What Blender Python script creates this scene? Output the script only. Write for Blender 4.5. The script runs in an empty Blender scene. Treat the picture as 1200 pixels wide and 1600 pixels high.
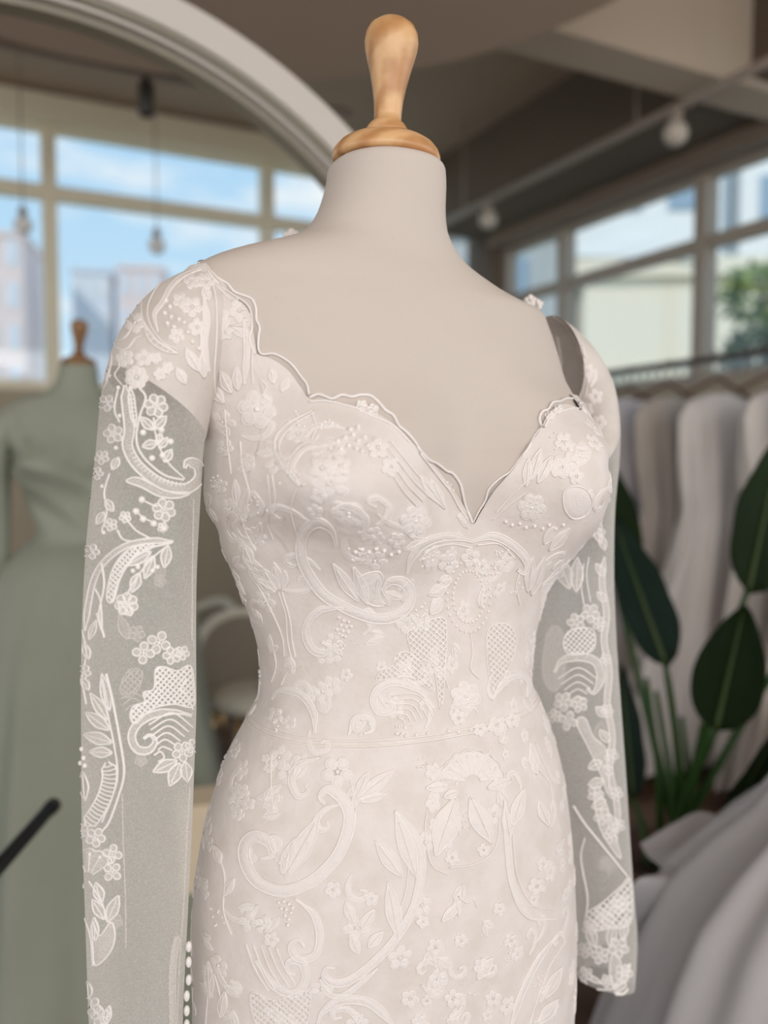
import bpy, bmesh, math, random
import numpy as np
from mathutils import Vector, Matrix
from mathutils.bvhtree import BVHTree

SC = bpy.context.scene
COL = SC.collection
rnd = random.Random(7)
PI = math.pi

# ------------------------------------------------------------------ camera
F, PCX, PCY = 1300.0, 600.0, 800.0
PITCH = math.atan(80 / 1300.0)
CAM = Vector((0, 0, 1.25))
cd = bpy.data.cameras.new('camera')
cam = bpy.data.objects.new('camera', cd)
COL.objects.link(cam)
cam.location = CAM
cam.rotation_euler = (PI / 2 - PITCH, 0, 0)
cd.sensor_fit = 'HORIZONTAL'
cd.sensor_width = 24.0
cd.lens = 26.0
cd.clip_start = 0.02
cd.clip_end = 400
cd.dof.use_dof = True
cd.dof.focus_distance = 0.735
cd.dof.aperture_fstop = 2.1
SC.camera = cam

# ------------------------------------------------------------------ colour management, world, lights
SC.view_settings.view_transform = 'Standard'
SC.view_settings.look = 'None'
SC.view_settings.exposure = -0.12
SC.view_settings.gamma = 1.0
SC.view_settings.use_curve_mapping = False
try:
    SC.cycles.transparent_max_bounces = 24
except Exception:
    pass

w = bpy.data.worlds.new('sky')
SC.world = w
w.use_nodes = True
nt = w.node_tree
nt.nodes.clear()
out = nt.nodes.new('ShaderNodeOutputWorld')
bg = nt.nodes.new('ShaderNodeBackground')
tc = nt.nodes.new('ShaderNodeTexCoord')
sep = nt.nodes.new('ShaderNodeSeparateXYZ')
nt.links.new(tc.outputs['Generated'], sep.inputs[0])
ramp = nt.nodes.new('ShaderNodeValToRGB')
nt.links.new(sep.outputs['Z'], ramp.inputs[0])
el = ramp.color_ramp.elements
el[0].position = 0.0; el[0].color = (0.72, 0.82, 0.90, 1)
el[1].position = 0.6; el[1].color = (0.20, 0.45, 0.82, 1)
e = el.new(0.12); e.color = (0.60, 0.80, 0.96, 1)
e = el.new(0.35); e.color = (0.44, 0.69, 0.94, 1)
mp = nt.nodes.new('ShaderNodeMapping')
mp.inputs['Scale'].default_value = (3.0, 3.0, 9.0)
nt.links.new(tc.outputs['Generated'], mp.inputs[0])
nz = nt.nodes.new('ShaderNodeTexNoise')
nz.inputs['Scale'].default_value = 1.6
nz.inputs['Detail'].default_value = 6
nz.inputs['Roughness'].default_value = 0.55
nt.links.new(mp.outputs[0], nz.inputs['Vector'])
cr = nt.nodes.new('ShaderNodeValToRGB')
cr.color_ramp.elements[0].position = 0.50
cr.color_ramp.elements[1].position = 0.72
nt.links.new(nz.outputs['Fac'], cr.inputs[0])
mx = nt.nodes.new('ShaderNodeMixRGB')
nt.links.new(cr.outputs[0], mx.inputs[0])
nt.links.new(ramp.outputs[0], mx.inputs[1])
mx.inputs[2].default_value = (0.95, 0.96, 0.97, 1)
nt.links.new(mx.outputs[0], bg.inputs[0])
bg.inputs[1].default_value = 1.2
nt.links.new(bg.outputs[0], out.inputs[0])

# room frame: corner of the two glazed walls, p along the left wall, q along the right wall
E1 = Vector((0.893, 0.450, 0)); E1.normalize()
E2 = Vector((-E1.y, E1.x, 0))
CORNER = Vector((0.8325, 6.567, 0))
RZ = math.atan2(E1.y, E1.x)


def room(p, q, z=0.0):
    return CORNER + E1 * p + E2 * q + Vector((0, 0, z))


def area_light(name, loc, target, sx, sy, watts, col):
    d = bpy.data.lights.new(name, 'AREA')
    d.shape = 'RECTANGLE'; d.size = sx; d.size_y = sy
    d.energy = watts; d.color = col
    o = bpy.data.objects.new(name, d)
    COL.objects.link(o)
    o.location = loc
    o.rotation_euler = (Vector(target) - Vector(loc)).to_track_quat('-Z', 'Y').to_euler()
    return o


# daylight of the large windows behind and to the right of the photographer
area_light('window_daylight_back', room(-4.6, -8.86, 1.9), room(-4.6, -4.0, 1.9), 7.6, 2.2, 178, (1.0, 0.955, 0.92))
area_light('fill_light_left', room(-8.86, -5.6, 1.9), room(-4.0, -5.6, 1.9), 5.6, 2.2, 55, (1.0, 0.95, 0.90))  # added fill light, brightens the left side of form and gown
area_light('window_daylight_side', room(-0.14, -6.9, 1.95), room(-4.0, -6.9, 1.95), 3.2, 2.0, 40, (1.0, 0.965, 0.94))
sd = bpy.data.lights.new('sun', 'SUN')
sd.energy = 2.4; sd.angle = 0.02; sd.color = (1.0, 0.95, 0.86)
sun = bpy.data.objects.new('sun', sd)
COL.objects.link(sun)
sun.rotation_euler = (Vector((0.55, 0.75, -0.75))).to_track_quat('-Z', 'Y').to_euler()

# ------------------------------------------------------------------ materials
MATS = {}


def _m(name):
    m = bpy.data.materials.new(name)
    m.use_nodes = True
    t = m.node_tree
    b = t.nodes.get('Principled BSDF')
    MATS[name] = m
    return m, t, b


def mat(name, col, rough=0.6, metal=0.0, noise=0.0, nscale=20.0, bump=0.0, bscale=60.0, spec=0.4, sheen=0.0, sub=0.0, stretch=(1, 1, 1)):
    m, t, b = _m(name)
    b.inputs['Roughness'].default_value = rough
    b.inputs['Metallic'].default_value = metal
    b.inputs['Specular IOR Level'].default_value = spec
    if sheen:
        b.inputs['Sheen Weight'].default_value = sheen
    if sub:
        b.inputs['Subsurface Weight'].default_value = sub
        b.inputs['Subsurface Radius'].default_value = (0.01, 0.008, 0.006)
        b.inputs['Subsurface Scale'].default_value = 0.3
    tcn = t.nodes.new('ShaderNodeTexCoord')
    mpn = t.nodes.new('ShaderNodeMapping')
    mpn.inputs['Scale'].default_value = stretch
    t.links.new(tcn.outputs['Object'], mpn.inputs[0])
    n = t.nodes.new('ShaderNodeTexNoise')
    n.inputs['Scale'].default_value = nscale
    n.inputs['Detail'].default_value = 5
    t.links.new(mpn.outputs[0], n.inputs['Vector'])
    mixn = t.nodes.new('ShaderNodeMixRGB')
    mixn.inputs[1].default_value = tuple(c * (1 - noise) for c in col) + (1,)
    mixn.inputs[2].default_value = tuple(min(1, c * (1 + noise)) for c in col) + (1,)
    t.links.new(n.outputs['Fac'], mixn.inputs[0])
    t.links.new(mixn.outputs[0], b.inputs['Base Color'])
    if bump:
        n2 = t.nodes.new('ShaderNodeTexNoise')
        n2.inputs['Scale'].default_value = bscale
        n2.inputs['Detail'].default_value = 3
        t.links.new(mpn.outputs[0], n2.inputs['Vector'])
        bp = t.nodes.new('ShaderNodeBump')
        bp.inputs['Strength'].default_value = bump
        bp.inputs['Distance'].default_value = 0.002
        t.links.new(n2.outputs['Fac'], bp.inputs['Height'])
        t.links.new(bp.outputs[0], b.inputs['Normal'])
    return m


def wood_mat(name, c1, c2, scale=14.0, rough=0.35, rot=(0.2, 0.9, 0.3)):
    m, t, b = _m(name)
    b.inputs['Roughness'].default_value = rough
    tcn = t.nodes.new('ShaderNodeTexCoord')
    mpn = t.nodes.new('ShaderNodeMapping')
    mpn.inputs['Rotation'].default_value = rot
    mpn.inputs['Scale'].default_value = (1, 1, 1)
    t.links.new(tcn.outputs['Object'], mpn.inputs[0])
    wv = t.nodes.new('ShaderNodeTexWave')
    wv.wave_type = 'RINGS'
    wv.inputs['Scale'].default_value = scale
    wv.inputs['Distortion'].default_value = 5.0
    wv.inputs['Detail'].default_value = 3
    wv.inputs['Detail Scale'].default_value = 1.5
    t.links.new(mpn.outputs[0], wv.inputs['Vector'])
    n = t.nodes.new('ShaderNodeTexNoise')
    n.inputs['Scale'].default_value = 90
    n.inputs['Detail'].default_value = 4
    t.links.new(mpn.outputs[0], n.inputs['Vector'])
    add = t.nodes.new('ShaderNodeMath'); add.operation = 'MULTIPLY_ADD'
    t.links.new(n.outputs['Fac'], add.inputs[0]); add.inputs[1].default_value = 0.35
    t.links.new(wv.outputs['Fac'], add.inputs[2])
    r = t.nodes.new('ShaderNodeValToRGB')
    r.color_ramp.elements[0].color = tuple(c1) + (1,)
    r.color_ramp.elements[1].color = tuple(c2) + (1,)
    r.color_ramp.elements[0].position = 0.15
    r.color_ramp.elements[1].position = 1.0
    t.links.new(add.outputs[0], r.inputs[0])
    t.links.new(r.outputs[0], b.inputs['Base Color'])
    return m


def sheer_mat(name, col, a_face, a_edge, blend=0.35, translucent=0.5):
    """net fabric: threads cover a share of the area, more of it when the net is seen edge on"""
    m, t, b = _m(name)
    t.nodes.remove(b)
    o = t.nodes['Material Output']
    tr = t.nodes.new('ShaderNodeBsdfTransparent')
    df = t.nodes.new('ShaderNodeBsdfDiffuse'); df.inputs[0].default_value = tuple(col) + (1,)
    tl = t.nodes.new('ShaderNodeBsdfTranslucent'); tl.inputs[0].default_value = tuple(col) + (1,)
    mm = t.nodes.new('ShaderNodeMixShader'); mm.inputs[0].default_value = translucent
    t.links.new(df.outputs[0], mm.inputs[1]); t.links.new(tl.outputs[0], mm.inputs[2])
    lw = t.nodes.new('ShaderNodeLayerWeight'); lw.inputs[0].default_value = blend
    mr = t.nodes.new('ShaderNodeMapRange')
    mr.inputs['To Min'].default_value = a_face; mr.inputs['To Max'].default_value = a_edge
    t.links.new(lw.outputs['Facing'], mr.inputs['Value'])
    tcn = t.nodes.new('ShaderNodeTexCoord')
    vo = t.nodes.new('ShaderNodeTexVoronoi'); vo.feature = 'DISTANCE_TO_EDGE'
    vo.inputs['Scale'].default_value = 900
    t.links.new(tcn.outputs['Object'], vo.inputs['Vector'])
    th = t.nodes.new('ShaderNodeMapRange')
    th.inputs['From Min'].default_value = 0.0; th.inputs['From Max'].default_value = 0.25
    th.inputs['To Min'].default_value = 1.4; th.inputs['To Max'].default_value = 0.7
    t.links.new(vo.outputs['Distance'], th.inputs['Value'])
    mu = t.nodes.new('ShaderNodeMath'); mu.operation = 'MULTIPLY'; mu.use_clamp = True
    t.links.new(mr.outputs[0], mu.inputs[0]); t.links.new(th.outputs[0], mu.inputs[1])
    mo = t.nodes.new('ShaderNodeMixShader')
    t.links.new(mu.outputs[0], mo.inputs[0])
    t.links.new(tr.outputs[0], mo.inputs[1]); t.links.new(mm.outputs[0], mo.inputs[2])
    t.links.new(mo.outputs[0], o.inputs['Surface'])
    return m


def satin_lace_mat(name, col, col2):
    """cream satin under a corded net ground: cellular relief of fine thread"""
    m, t, b = _m(name)
    b.inputs['Roughness'].default_value = 0.62
    b.inputs['Specular IOR Level'].default_value = 0.25
    b.inputs['Sheen Weight'].default_value = 0.15
    tcn = t.nodes.new('ShaderNodeTexCoord')
    n = t.nodes.new('ShaderNodeTexNoise'); n.inputs['Scale'].default_value = 34; n.inputs['Detail'].default_value = 4
    t.links.new(tcn.outputs['Object'], n.inputs['Vector'])
    r = t.nodes.new('ShaderNodeValToRGB')
    r.color_ramp.elements[0].position = 0.38; r.color_ramp.elements[0].color = tuple(col2) + (1,)
    r.color_ramp.elements[1].position = 0.62; r.color_ramp.elements[1].color = tuple(col) + (1,)
    t.links.new(n.outputs['Fac'], r.inputs[0])
    t.links.new(r.outputs[0], b.inputs['Base Color'])
    n1 = t.nodes.new('ShaderNodeTexNoise'); n1.inputs['Scale'].default_value = 260; n1.inputs['Detail'].default_value = 3
    t.links.new(tcn.outputs['Object'], n1.inputs['Vector'])
    vo = t.nodes.new('ShaderNodeTexVoronoi'); vo.feature = 'SMOOTH_F1'; vo.inputs['Scale'].default_value = 120
    t.links.new(tcn.outputs['Object'], vo.inputs['Vector'])
    ad = t.nodes.new('ShaderNodeMath'); ad.operation = 'ADD'
    t.links.new(n1.outputs['Fac'], ad.inputs[0]); t.links.new(vo.outputs['Distance'], ad.inputs[1])
    bp = t.nodes.new('ShaderNodeBump'); bp.inputs['Strength'].default_value = 0.35; bp.inputs['Distance'].default_value = 0.0012
    t.links.new(ad.outputs[0], bp.inputs['Height'])
    t.links.new(bp.outputs[0], b.inputs['Normal'])
    return m


def linen_mat(name, col):
    m, t, b = _m(name)
    b.inputs['Roughness'].default_value = 0.85
    b.inputs['Specular IOR Level'].default_value = 0.2
    tcn = t.nodes.new('ShaderNodeTexCoord')
    n = t.nodes.new('ShaderNodeTexNoise'); n.inputs['Scale'].default_value = 9; n.inputs['Detail'].default_value = 3
    t.links.new(tcn.outputs['Object'], n.inputs['Vector'])
    mixn = t.nodes.new('ShaderNodeMixRGB')
    mixn.inputs[1].default_value = tuple(c * 0.97 for c in col) + (1,)
    mixn.inputs[2].default_value = tuple(c * 1.02 for c in col) + (1,)
    t.links.new(n.outputs['Fac'], mixn.inputs[0])
    # rare slubs and specks of the cloth
    vo = t.nodes.new('ShaderNodeTexVoronoi'); vo.inputs['Scale'].default_value = 75
    t.links.new(tcn.outputs['Object'], vo.inputs['Vector'])
    sp = t.nodes.new('ShaderNodeMapRange')
    sp.inputs['From Min'].default_value = 0.03; sp.inputs['From Max'].default_value = 0.07
    sp.inputs['To Min'].default_value = 0.35; sp.inputs['To Max'].default_value = 0.0
    t.links.new(vo.outputs['Distance'], sp.inputs['Value'])
    mx2 = t.nodes.new('ShaderNodeMixRGB')
    t.links.new(sp.outputs[0], mx2.inputs[0]); t.links.new(mixn.outputs[0], mx2.inputs[1])
    mx2.inputs[2].default_value = (col[0] * 0.7, col[1] * 0.66, col[2] * 0.6, 1)
    t.links.new(mx2.outputs[0], b.inputs['Base Color'])
    wv = t.nodes.new('ShaderNodeTexWave'); wv.bands_direction = 'Z'; wv.inputs['Scale'].default_value = 260
    wv.inputs['Distortion'].default_value = 1.5
    t.links.new(tcn.outputs['Object'], wv.inputs['Vector'])
    bp = t.nodes.new('ShaderNodeBump'); bp.inputs['Strength'].default_value = 0.10; bp.inputs['Distance'].default_value = 0.0006
    t.links.new(wv.outputs['Fac'], bp.inputs['Height'])
    t.links.new(bp.outputs[0], b.inputs['Normal'])
    return m


linen_mat('linen', (0.615, 0.545, 0.495))
satin_lace_mat('gown_satin', (0.785, 0.725, 0.695), (0.725, 0.66, 0.615))
satin_lace_mat('cap_lace', (0.70, 0.645, 0.60), (0.63, 0.575, 0.53))
mat('cord', (0.88, 0.83, 0.80), 0.55, spec=0.3, noise=0.02)
mat('lace_fill', (0.83, 0.775, 0.745), 0.7, noise=0.04, nscale=90, bump=0.35, bscale=420, spec=0.2)
mat('lace_white', (0.93, 0.895, 0.865), 0.6, noise=0.02, spec=0.3)
sheer_mat('lace_sheer', (0.92, 0.875, 0.84), 0.62, 0.8, 0.3, 0.35)
sheer_mat('tulle', (0.93, 0.905, 0.86), 0.40, 0.80, 0.32, 0.5)
mat('lining', (0.90, 0.83, 0.775), 0.7, noise=0.02)
mat('trim_thread', (0.86, 0.80, 0.745), 0.7, noise=0.02)
mat('crystal', (0.75, 0.77, 0.8), 0.12, metal=0.7)
mat('pearl', (0.90, 0.87, 0.84), 0.25, spec=0.6)
wood_mat('beech', (0.50, 0.245, 0.095), (0.72, 0.44, 0.215), 14.0)
wood_mat('dark_beech', (0.20, 0.10, 0.04), (0.34, 0.18, 0.08), 9.0)
mat('steel', (0.6, 0.6, 0.6), 0.3, metal=1.0)
mat('black_metal', (0.015, 0.016, 0.016), 0.45)
mat('mint_satin', (0.34, 0.365, 0.295), 0.5, noise=0.08, nscale=6)
mat('mint_linen', (0.33, 0.355, 0.285), 0.8, noise=0.03)
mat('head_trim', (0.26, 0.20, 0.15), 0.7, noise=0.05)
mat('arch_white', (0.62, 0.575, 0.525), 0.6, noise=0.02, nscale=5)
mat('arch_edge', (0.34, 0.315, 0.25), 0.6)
mat('frame_cream', (0.93, 0.85, 0.66), 0.6, noise=0.03)
mat('frame_grey', (0.42, 0.355, 0.29), 0.5, noise=0.04)
mat('wall_olive', (0.46, 0.395, 0.295), 0.85, noise=0.06, nscale=2.0)
mat('wall_plain', (0.78, 0.73, 0.66), 0.85, noise=0.03, nscale=2.0)
mat('ceiling_brown', (0.50, 0.38, 0.285), 0.9, noise=0.06, nscale=1.5)
mat('ceiling_panel', (0.56, 0.435, 0.335), 0.9, noise=0.03, nscale=1.0)
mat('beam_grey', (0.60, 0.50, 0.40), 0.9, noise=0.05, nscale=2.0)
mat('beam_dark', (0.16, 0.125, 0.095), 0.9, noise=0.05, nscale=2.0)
wood_mat('floor_wood', (0.085, 0.045, 0.028), (0.15, 0.085, 0.055), 1.2, 0.5, (0, 0, 0.4))
mat('leaf_green', (0.009, 0.022, 0.005), 0.65, spec=0.12, noise=0.35, nscale=14, bump=0.2, bscale=60, stretch=(1, 1, 0.2))
mat('leaf_blue', (0.012, 0.026, 0.018), 0.65, spec=0.12, noise=0.3, nscale=14, bump=0.2, bscale=60)
mat('leaf_rib', (0.05, 0.085, 0.02), 0.45, noise=0.15)
mat('stem_green', (0.03, 0.085, 0.015), 0.45, noise=0.25, nscale=18)
mat('pot_brown', (0.11, 0.055, 0.035), 0.6, noise=0.15)
mat('soil', (0.04, 0.028, 0.02), 0.95, noise=0.4, nscale=60)
mat('ball_satin', (0.50, 0.48, 0.49), 0.45, noise=0.05, nscale=4, sheen=0.2)
sheer_mat('ball_tulle', (0.66, 0.66, 0.68), 0.55, 0.8, 0.3, 0.4)
mat('chair_cream', (0.78, 0.74, 0.62), 0.8, noise=0.04, bump=0.3, bscale=200)
mat('chair_taupe', (0.27, 0.235, 0.185), 0.85, noise=0.05, bump=0.2, bscale=200)
mat('gold', (0.80, 0.55, 0.25), 0.25, metal=1.0)
mat('box_cream', (0.92, 0.77, 0.56), 0.6, noise=0.03)
mat('lamp_black', (0.06, 0.055, 0.05), 0.5)
mat('lamp_grey', (0.36, 0.30, 0.25), 0.5)
mat('globe', (0.62, 0.55, 0.47), 0.35, noise=0.03)
mat('bld_pink', (0.86, 0.70, 0.66), 0.9, noise=0.06)
mat('bld_grey', (0.74, 0.76, 0.82), 0.9, noise=0.05)
mat('bld_cream', (0.84, 0.75, 0.60), 0.9, noise=0.03)
mat('bld_white', (0.84, 0.84, 0.83), 0.9, noise=0.03)
mat('bld_tan', (0.66, 0.60, 0.44), 0.9, noise=0.03)
mat('bld_glass', (0.30, 0.40, 0.50), 0.15, spec=0.8)
mat('bld_slate', (0.44, 0.46, 0.46), 0.7, noise=0.04)
mat('ground_pale', (0.55, 0.52, 0.42), 0.95, noise=0.1, nscale=0.5)
mat('hedge', (0.20, 0.26, 0.06), 0.8, noise=0.4, nscale=6)
mat('hedge_dark', (0.05, 0.07, 0.03), 0.8, noise=0.4, nscale=6)
for i, c in enumerate([(0.74, 0.69, 0.66), (0.60, 0.53, 0.47), (0.72, 0.68, 0.71), (0.80, 0.75, 0.71), (0.52, 0.46, 0.41), (0.44, 0.43, 0.50)]):
    mat('rack_gown_%d' % i, c, 0.7, noise=0.08, nscale=8, sheen=0.2)


def glass_mat():
    m, t, b = _m('glass')
    t.nodes.remove(b)
    o = t.nodes['Material Output']
    tr = t.nodes.new('ShaderNodeBsdfTransparent'); tr.inputs[0].default_value = (0.96, 0.98, 0.98, 1)
    gl = t.nodes.new('ShaderNodeBsdfGlossy'); gl.inputs['Roughness'].default_value = 0.02
    mxs = t.nodes.new('ShaderNodeMixShader'); mxs.inputs[0].default_value = 0.04
    t.links.new(tr.outputs[0], mxs.inputs[1]); t.links.new(gl.outputs[0], mxs.inputs[2])
    t.links.new(mxs.outputs[0], o.inputs['Surface'])


glass_mat()


# ------------------------------------------------------------------ helpers
def mesh(name, verts, faces, mats, parent=None, smooth=True, idx=None):
    me = bpy.data.meshes.new(name)
    me.from_pydata([tuple(v) for v in verts], [], faces)
    for m in ([mats] if isinstance(mats, str) else mats):
        me.materials.append(MATS[m])
    if idx is not None:
        me.polygons.foreach_set('material_index', idx)
    if smooth:
        me.polygons.foreach_set('use_smooth', [True] * len(me.polygons))
    me.update()
    o = bpy.data.objects.new(name, me)
    COL.objects.link(o)
    if parent is not None:
        o.parent = parent
        o.matrix_parent_inverse = world_of(parent).inverted()
    return o


def world_of(o):
    m = o.matrix_basis.copy()
    if o.parent is not None:
        m = world_of(o.parent) @ o.matrix_parent_inverse @ m
    return m


def empty(name, loc, rz=0.0):
    o = bpy.data.objects.new(name, None)
    o.empty_display_size = 0.05
    COL.objects.link(o)
    o.location = loc
    o.rotation_euler = (0, 0, rz)
    return o


def tag(o, label, cat, group=None, kind=None):
    o['label'] = label
    o['category'] = cat
    if group:
        o['group'] = group
    if kind:
        o['kind'] = kind
    return o


def struct(o, label=None):
    o['kind'] = 'structure'
    if label:
        o['label'] = label
    return o


class MB:
    def __init__(s):
        s.v = []; s.f = []; s.i = []

    def add(s, v, f, mi=0):
        k = len(s.v)
        s.v += list(v)
        s.f += [tuple(a + k for a in q) for q in f]
        s.i += [mi] * len(f)

    def box(s, c, h, rz=0.0, mi=0, bev=0.0):
        c = Vector(c); x, y, z = h
        ca, sa = math.cos(rz), math.sin(rz)
        v = []
        for dz in (-z, z):
            for dx, dy in ((-x, -y), (x, -y), (x, y), (-x, y)):
                v.append(c + Vector((dx * ca - dy * sa, dx * sa + dy * ca, dz)))
        s.add(v, [(3, 2, 1, 0), (4, 5, 6, 7), (0, 1, 5, 4), (1, 2, 6, 5), (2, 3, 7, 6), (3, 0, 4, 7)], mi)

    def tube(s, pts, r, n=6, mi=0, closed=False, cap=True):
        pts = [Vector(p) for p in pts]
        if len(pts) < 2:
            return
        rs = r if isinstance(r, (list, tuple)) else [r] * len(pts)
        v = []
        ref = None
        m = len(pts)
        for k in range(m):
            if closed:
                t = pts[(k + 1) % m] - pts[k - 1]
            else:
                t = pts[min(k + 1, m - 1)] - pts[max(k - 1, 0)]
            if t.length < 1e-9:
                t = Vector((0, 0, 1))
            t.normalize()
            if ref is None:
                ref = t.orthogonal().normalized()
            ref = ref - t * ref.dot(t)
            if ref.length < 1e-6:
                ref = t.orthogonal()
            ref.normalize()
            b = t.cross(ref)
            for j in range(n):
                a = 2 * PI * j / n
                v.append(pts[k] + (ref * math.cos(a) + b * math.sin(a)) * rs[k])
        f = []
        for k in range(m if closed else m - 1):
            k2 = (k + 1) % m
            for j in range(n):
                f.append((k * n + j, k * n + (j + 1) % n, k2 * n + (j + 1) % n, k2 * n + j))
        if cap and not closed:
            f.append(tuple(range(n - 1, -1, -1)))
            f.append(tuple((m - 1) * n + j for j in range(n)))
        s.add(v, f, mi)

    def lathe(s, prof, n=40, c=(0, 0, 0), tilt=None, mi=0):
        v = []
        for r, z in prof:
            for j in range(n):
                a = 2 * PI * j / n
                v.append(Vector((r * math.cos(a), r * math.sin(a), z)))
        if tilt is not None:
            v = [tilt @ p for p in v]
        v = [p + Vector(c) for p in v]
        f = []
        for k in range(len(prof) - 1):
            for j in range(n):
                f.append((k * n + j, k * n + (j + 1) % n, (k + 1) * n + (j + 1) % n, (k + 1) * n + j))
        f.append(tuple(range(n - 1, -1, -1)))
        f.append(tuple((len(prof) - 1) * n + j for j in range(n)))
        s.add(v, f, mi)

    def ball(s, c, r, seg=8, rings=5, mi=0, sc=(1, 1, 1)):
        c = Vector(c); v = []; f = []
        v.append(c + Vector((0, 0, r * sc[2])))
        for i in range(1, rings):
            th = PI * i / rings
            for j in range(seg):
                a = 2 * PI * j / seg
                v.append(c + Vector((r * sc[0] * math.sin(th) * math.cos(a), r * sc[1] * math.sin(th) * math.sin(a), r * sc[2] * math.cos(th))))
        v.append(c - Vector((0, 0, r * sc[2])))
        for j in range(seg):
            f.append((0, 1 + j, 1 + (j + 1) % seg))
        for i in range(rings - 2):
            for j in range(seg):
                a = 1 + i * seg
                f.append((a + j, a + seg + j, a + seg + (j + 1) % seg, a + (j + 1) % seg))
        a = 1 + (rings - 2) * seg
        for j in range(seg):
            f.append((a + j, len(v) - 1, a + (j + 1) % seg))
        s.add(v, f, mi)

    def build(s, name, mats, parent=None, smooth=True):
        return mesh(name, s.v, s.f, mats, parent, smooth, s.i)


def ray(px, py):
    cp, sp = math.cos(PITCH), math.sin(PITCH)
    x = (px - PCX) / F; u = (PCY - py) / F
    return Vector((x, cp + u * sp, -sp + u * cp))


def at(px, py, depth):
    """point on the line of sight through a photo pixel at a given distance along +Y"""
    d = ray(px, py)
    return CAM + d * (depth / d.y)


def spline(pts, step=3.0, closed=False):
    """Catmull-Rom through 2D points, resampled at a constant step"""
    P = [np.array(p, float) for p in pts]
    n = len(P)
    if n == 2 and not closed:
        dense = [P[0] + (P[1] - P[0]) * t for t in np.linspace(0, 1, 24)]
    else:
        dense = []
        rng = range(n) if closed else range(n - 1)
        for i in rng:
            p1, p2 = P[i], P[(i + 1) % n]
            p0 = P[i - 1] if (closed or i > 0) else 2 * p1 - p2
            p3 = P[(i + 2) % n] if (closed or i + 2 < n) else 2 * p2 - p1
            for t in np.linspace(0, 1, 14)[:-1]:
                dense.append(0.5 * (2 * p1 + (p2 - p0) * t + (2 * p0 - 5 * p1 + 4 * p2 - p3) * t * t + (3 * p1 - p0 - 3 * p2 + p3) * t ** 3))
        dense.append(P[0] if closed else P[-1])
    D = np.array(dense)
    L = np.concatenate([[0], np.cumsum(np.linalg.norm(np.diff(D, axis=0), axis=1))])
    m = max(2, int(L[-1] / step) + 1)
    q = np.linspace(0, L[-1], m)
    R = np.stack([np.interp(q, L, D[:, 0]), np.interp(q, L, D[:, 1])], 1)
    return R[:-1] if closed else R


# ------------------------------------------------------------------ room shell
CEIL = 3.45
PW, QW = -9.0, -9.0            # far ends of the room behind the photographer


def rbox(mb, p0, p1, q0, q1, z0, z1, mi=0):
    mb.box(room((p0 + p1) / 2, (q0 + q1) / 2, (z0 + z1) / 2), (abs(p1 - p0) / 2, abs(q1 - q0) / 2, abs(z1 - z0) / 2), RZ, mi)


def rpart(name, m, p0, p1, q0, q1, z0, z1, parent=None):
    b = MB(); rbox(b, p0, p1, q0, q1, z0, z1)
    return b.build(name, m, parent, False)


# floor of boards
fl = MB(); rbox(fl, PW - .2, 0.2, QW - .2, 0.2, -0.12, -0.012)
floor = struct(fl.build('floor', 'floor_wood', None, False))
BW = 0.16
board_me = {}
for k in range(28):
    p = -4.6 + k * BW
    b = MB(); rbox(b, p + .002, p + BW - .002, -6.8, 0.0, -0.012, 0.0)
    b.build('floor_board', 'floor_wood', floor, False)

struct(rpart('ceiling', 'ceiling_brown', PW - .2, 0.2, QW - .2, 0.2, CEIL, CEIL + .12))

# round dropped ceiling panel
cmb = MB()
prof = [(1.50, 2.76), (1.505, 2.80), (1.505, 3.0)]
cmb.lathe([(0.01, 2.75), (1.49, 2.75), (1.505, 2.765), (1.505, 3.05)], 72, (-0.42, 1.90, 0))
tag(cmb.build('ceiling_panel', 'ceiling_panel', None, False), 'round brown dropped ceiling panel above the dress form', 'ceiling panel')

# beams
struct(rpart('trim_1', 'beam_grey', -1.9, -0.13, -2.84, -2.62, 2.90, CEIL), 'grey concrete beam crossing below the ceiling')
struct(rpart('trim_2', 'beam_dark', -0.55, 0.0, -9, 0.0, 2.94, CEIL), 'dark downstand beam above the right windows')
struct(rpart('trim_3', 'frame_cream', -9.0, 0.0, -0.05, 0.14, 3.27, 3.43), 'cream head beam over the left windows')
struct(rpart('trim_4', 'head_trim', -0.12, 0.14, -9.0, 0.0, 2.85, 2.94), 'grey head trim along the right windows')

# walls below the glazing
SILL = 1.68
struct(rpart('wall_left', 'wall_olive', -9.0, 0.0, 0.0, 0.16, 0.0, SILL))
struct(rpart('wall_right', 'wall_olive', 0.0, 0.16, -9.0, 0.0, 0.0, SILL))
wl = MB(); rbox(wl, -9, 0, 0.0, 0.16, 3.43, CEIL)
struct(wl.build('wall_left_upper', 'wall_olive', None, False))
wl = MB(); rbox(wl, 0, 0.16, -9, 0.0, 2.94, CEIL)
struct(wl.build('wall_right_upper', 'wall_olive', None, False))
struct(rpart('wall_corner', 'beam_dark', -0.12, 0.16, -0.12, 0.16, 0.0, CEIL))
wb = MB()
rbox(wb, -9, 0, -9.16, -9.0, 0.0, 0.75); rbox(wb, -9, 0, -9.16, -9.0, 3.05, CEIL)
rbox(wb, -9, -8.6, -9.16, -9.0, 0.75, 3.05); rbox(wb, -0.8, 0, -9.16, -9.0, 0.75, 3.05)
struct(wb.build('wall_back', 'wall_plain', None, False))
wb = MB()
rbox(wb, -9.16, -9.0, -9, 0, 0.0, 0.75); rbox(wb, -9.16, -9.0, -9, 0, 3.05, CEIL)
rbox(wb, -9.16, -9.0, -9, -8.6, 0.75, 3.05); rbox(wb, -9.16, -9.0, -2.1, 0, 0.75, 3.05)
struct(wb.build('wall_side', 'wall_plain', None, False))


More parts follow.
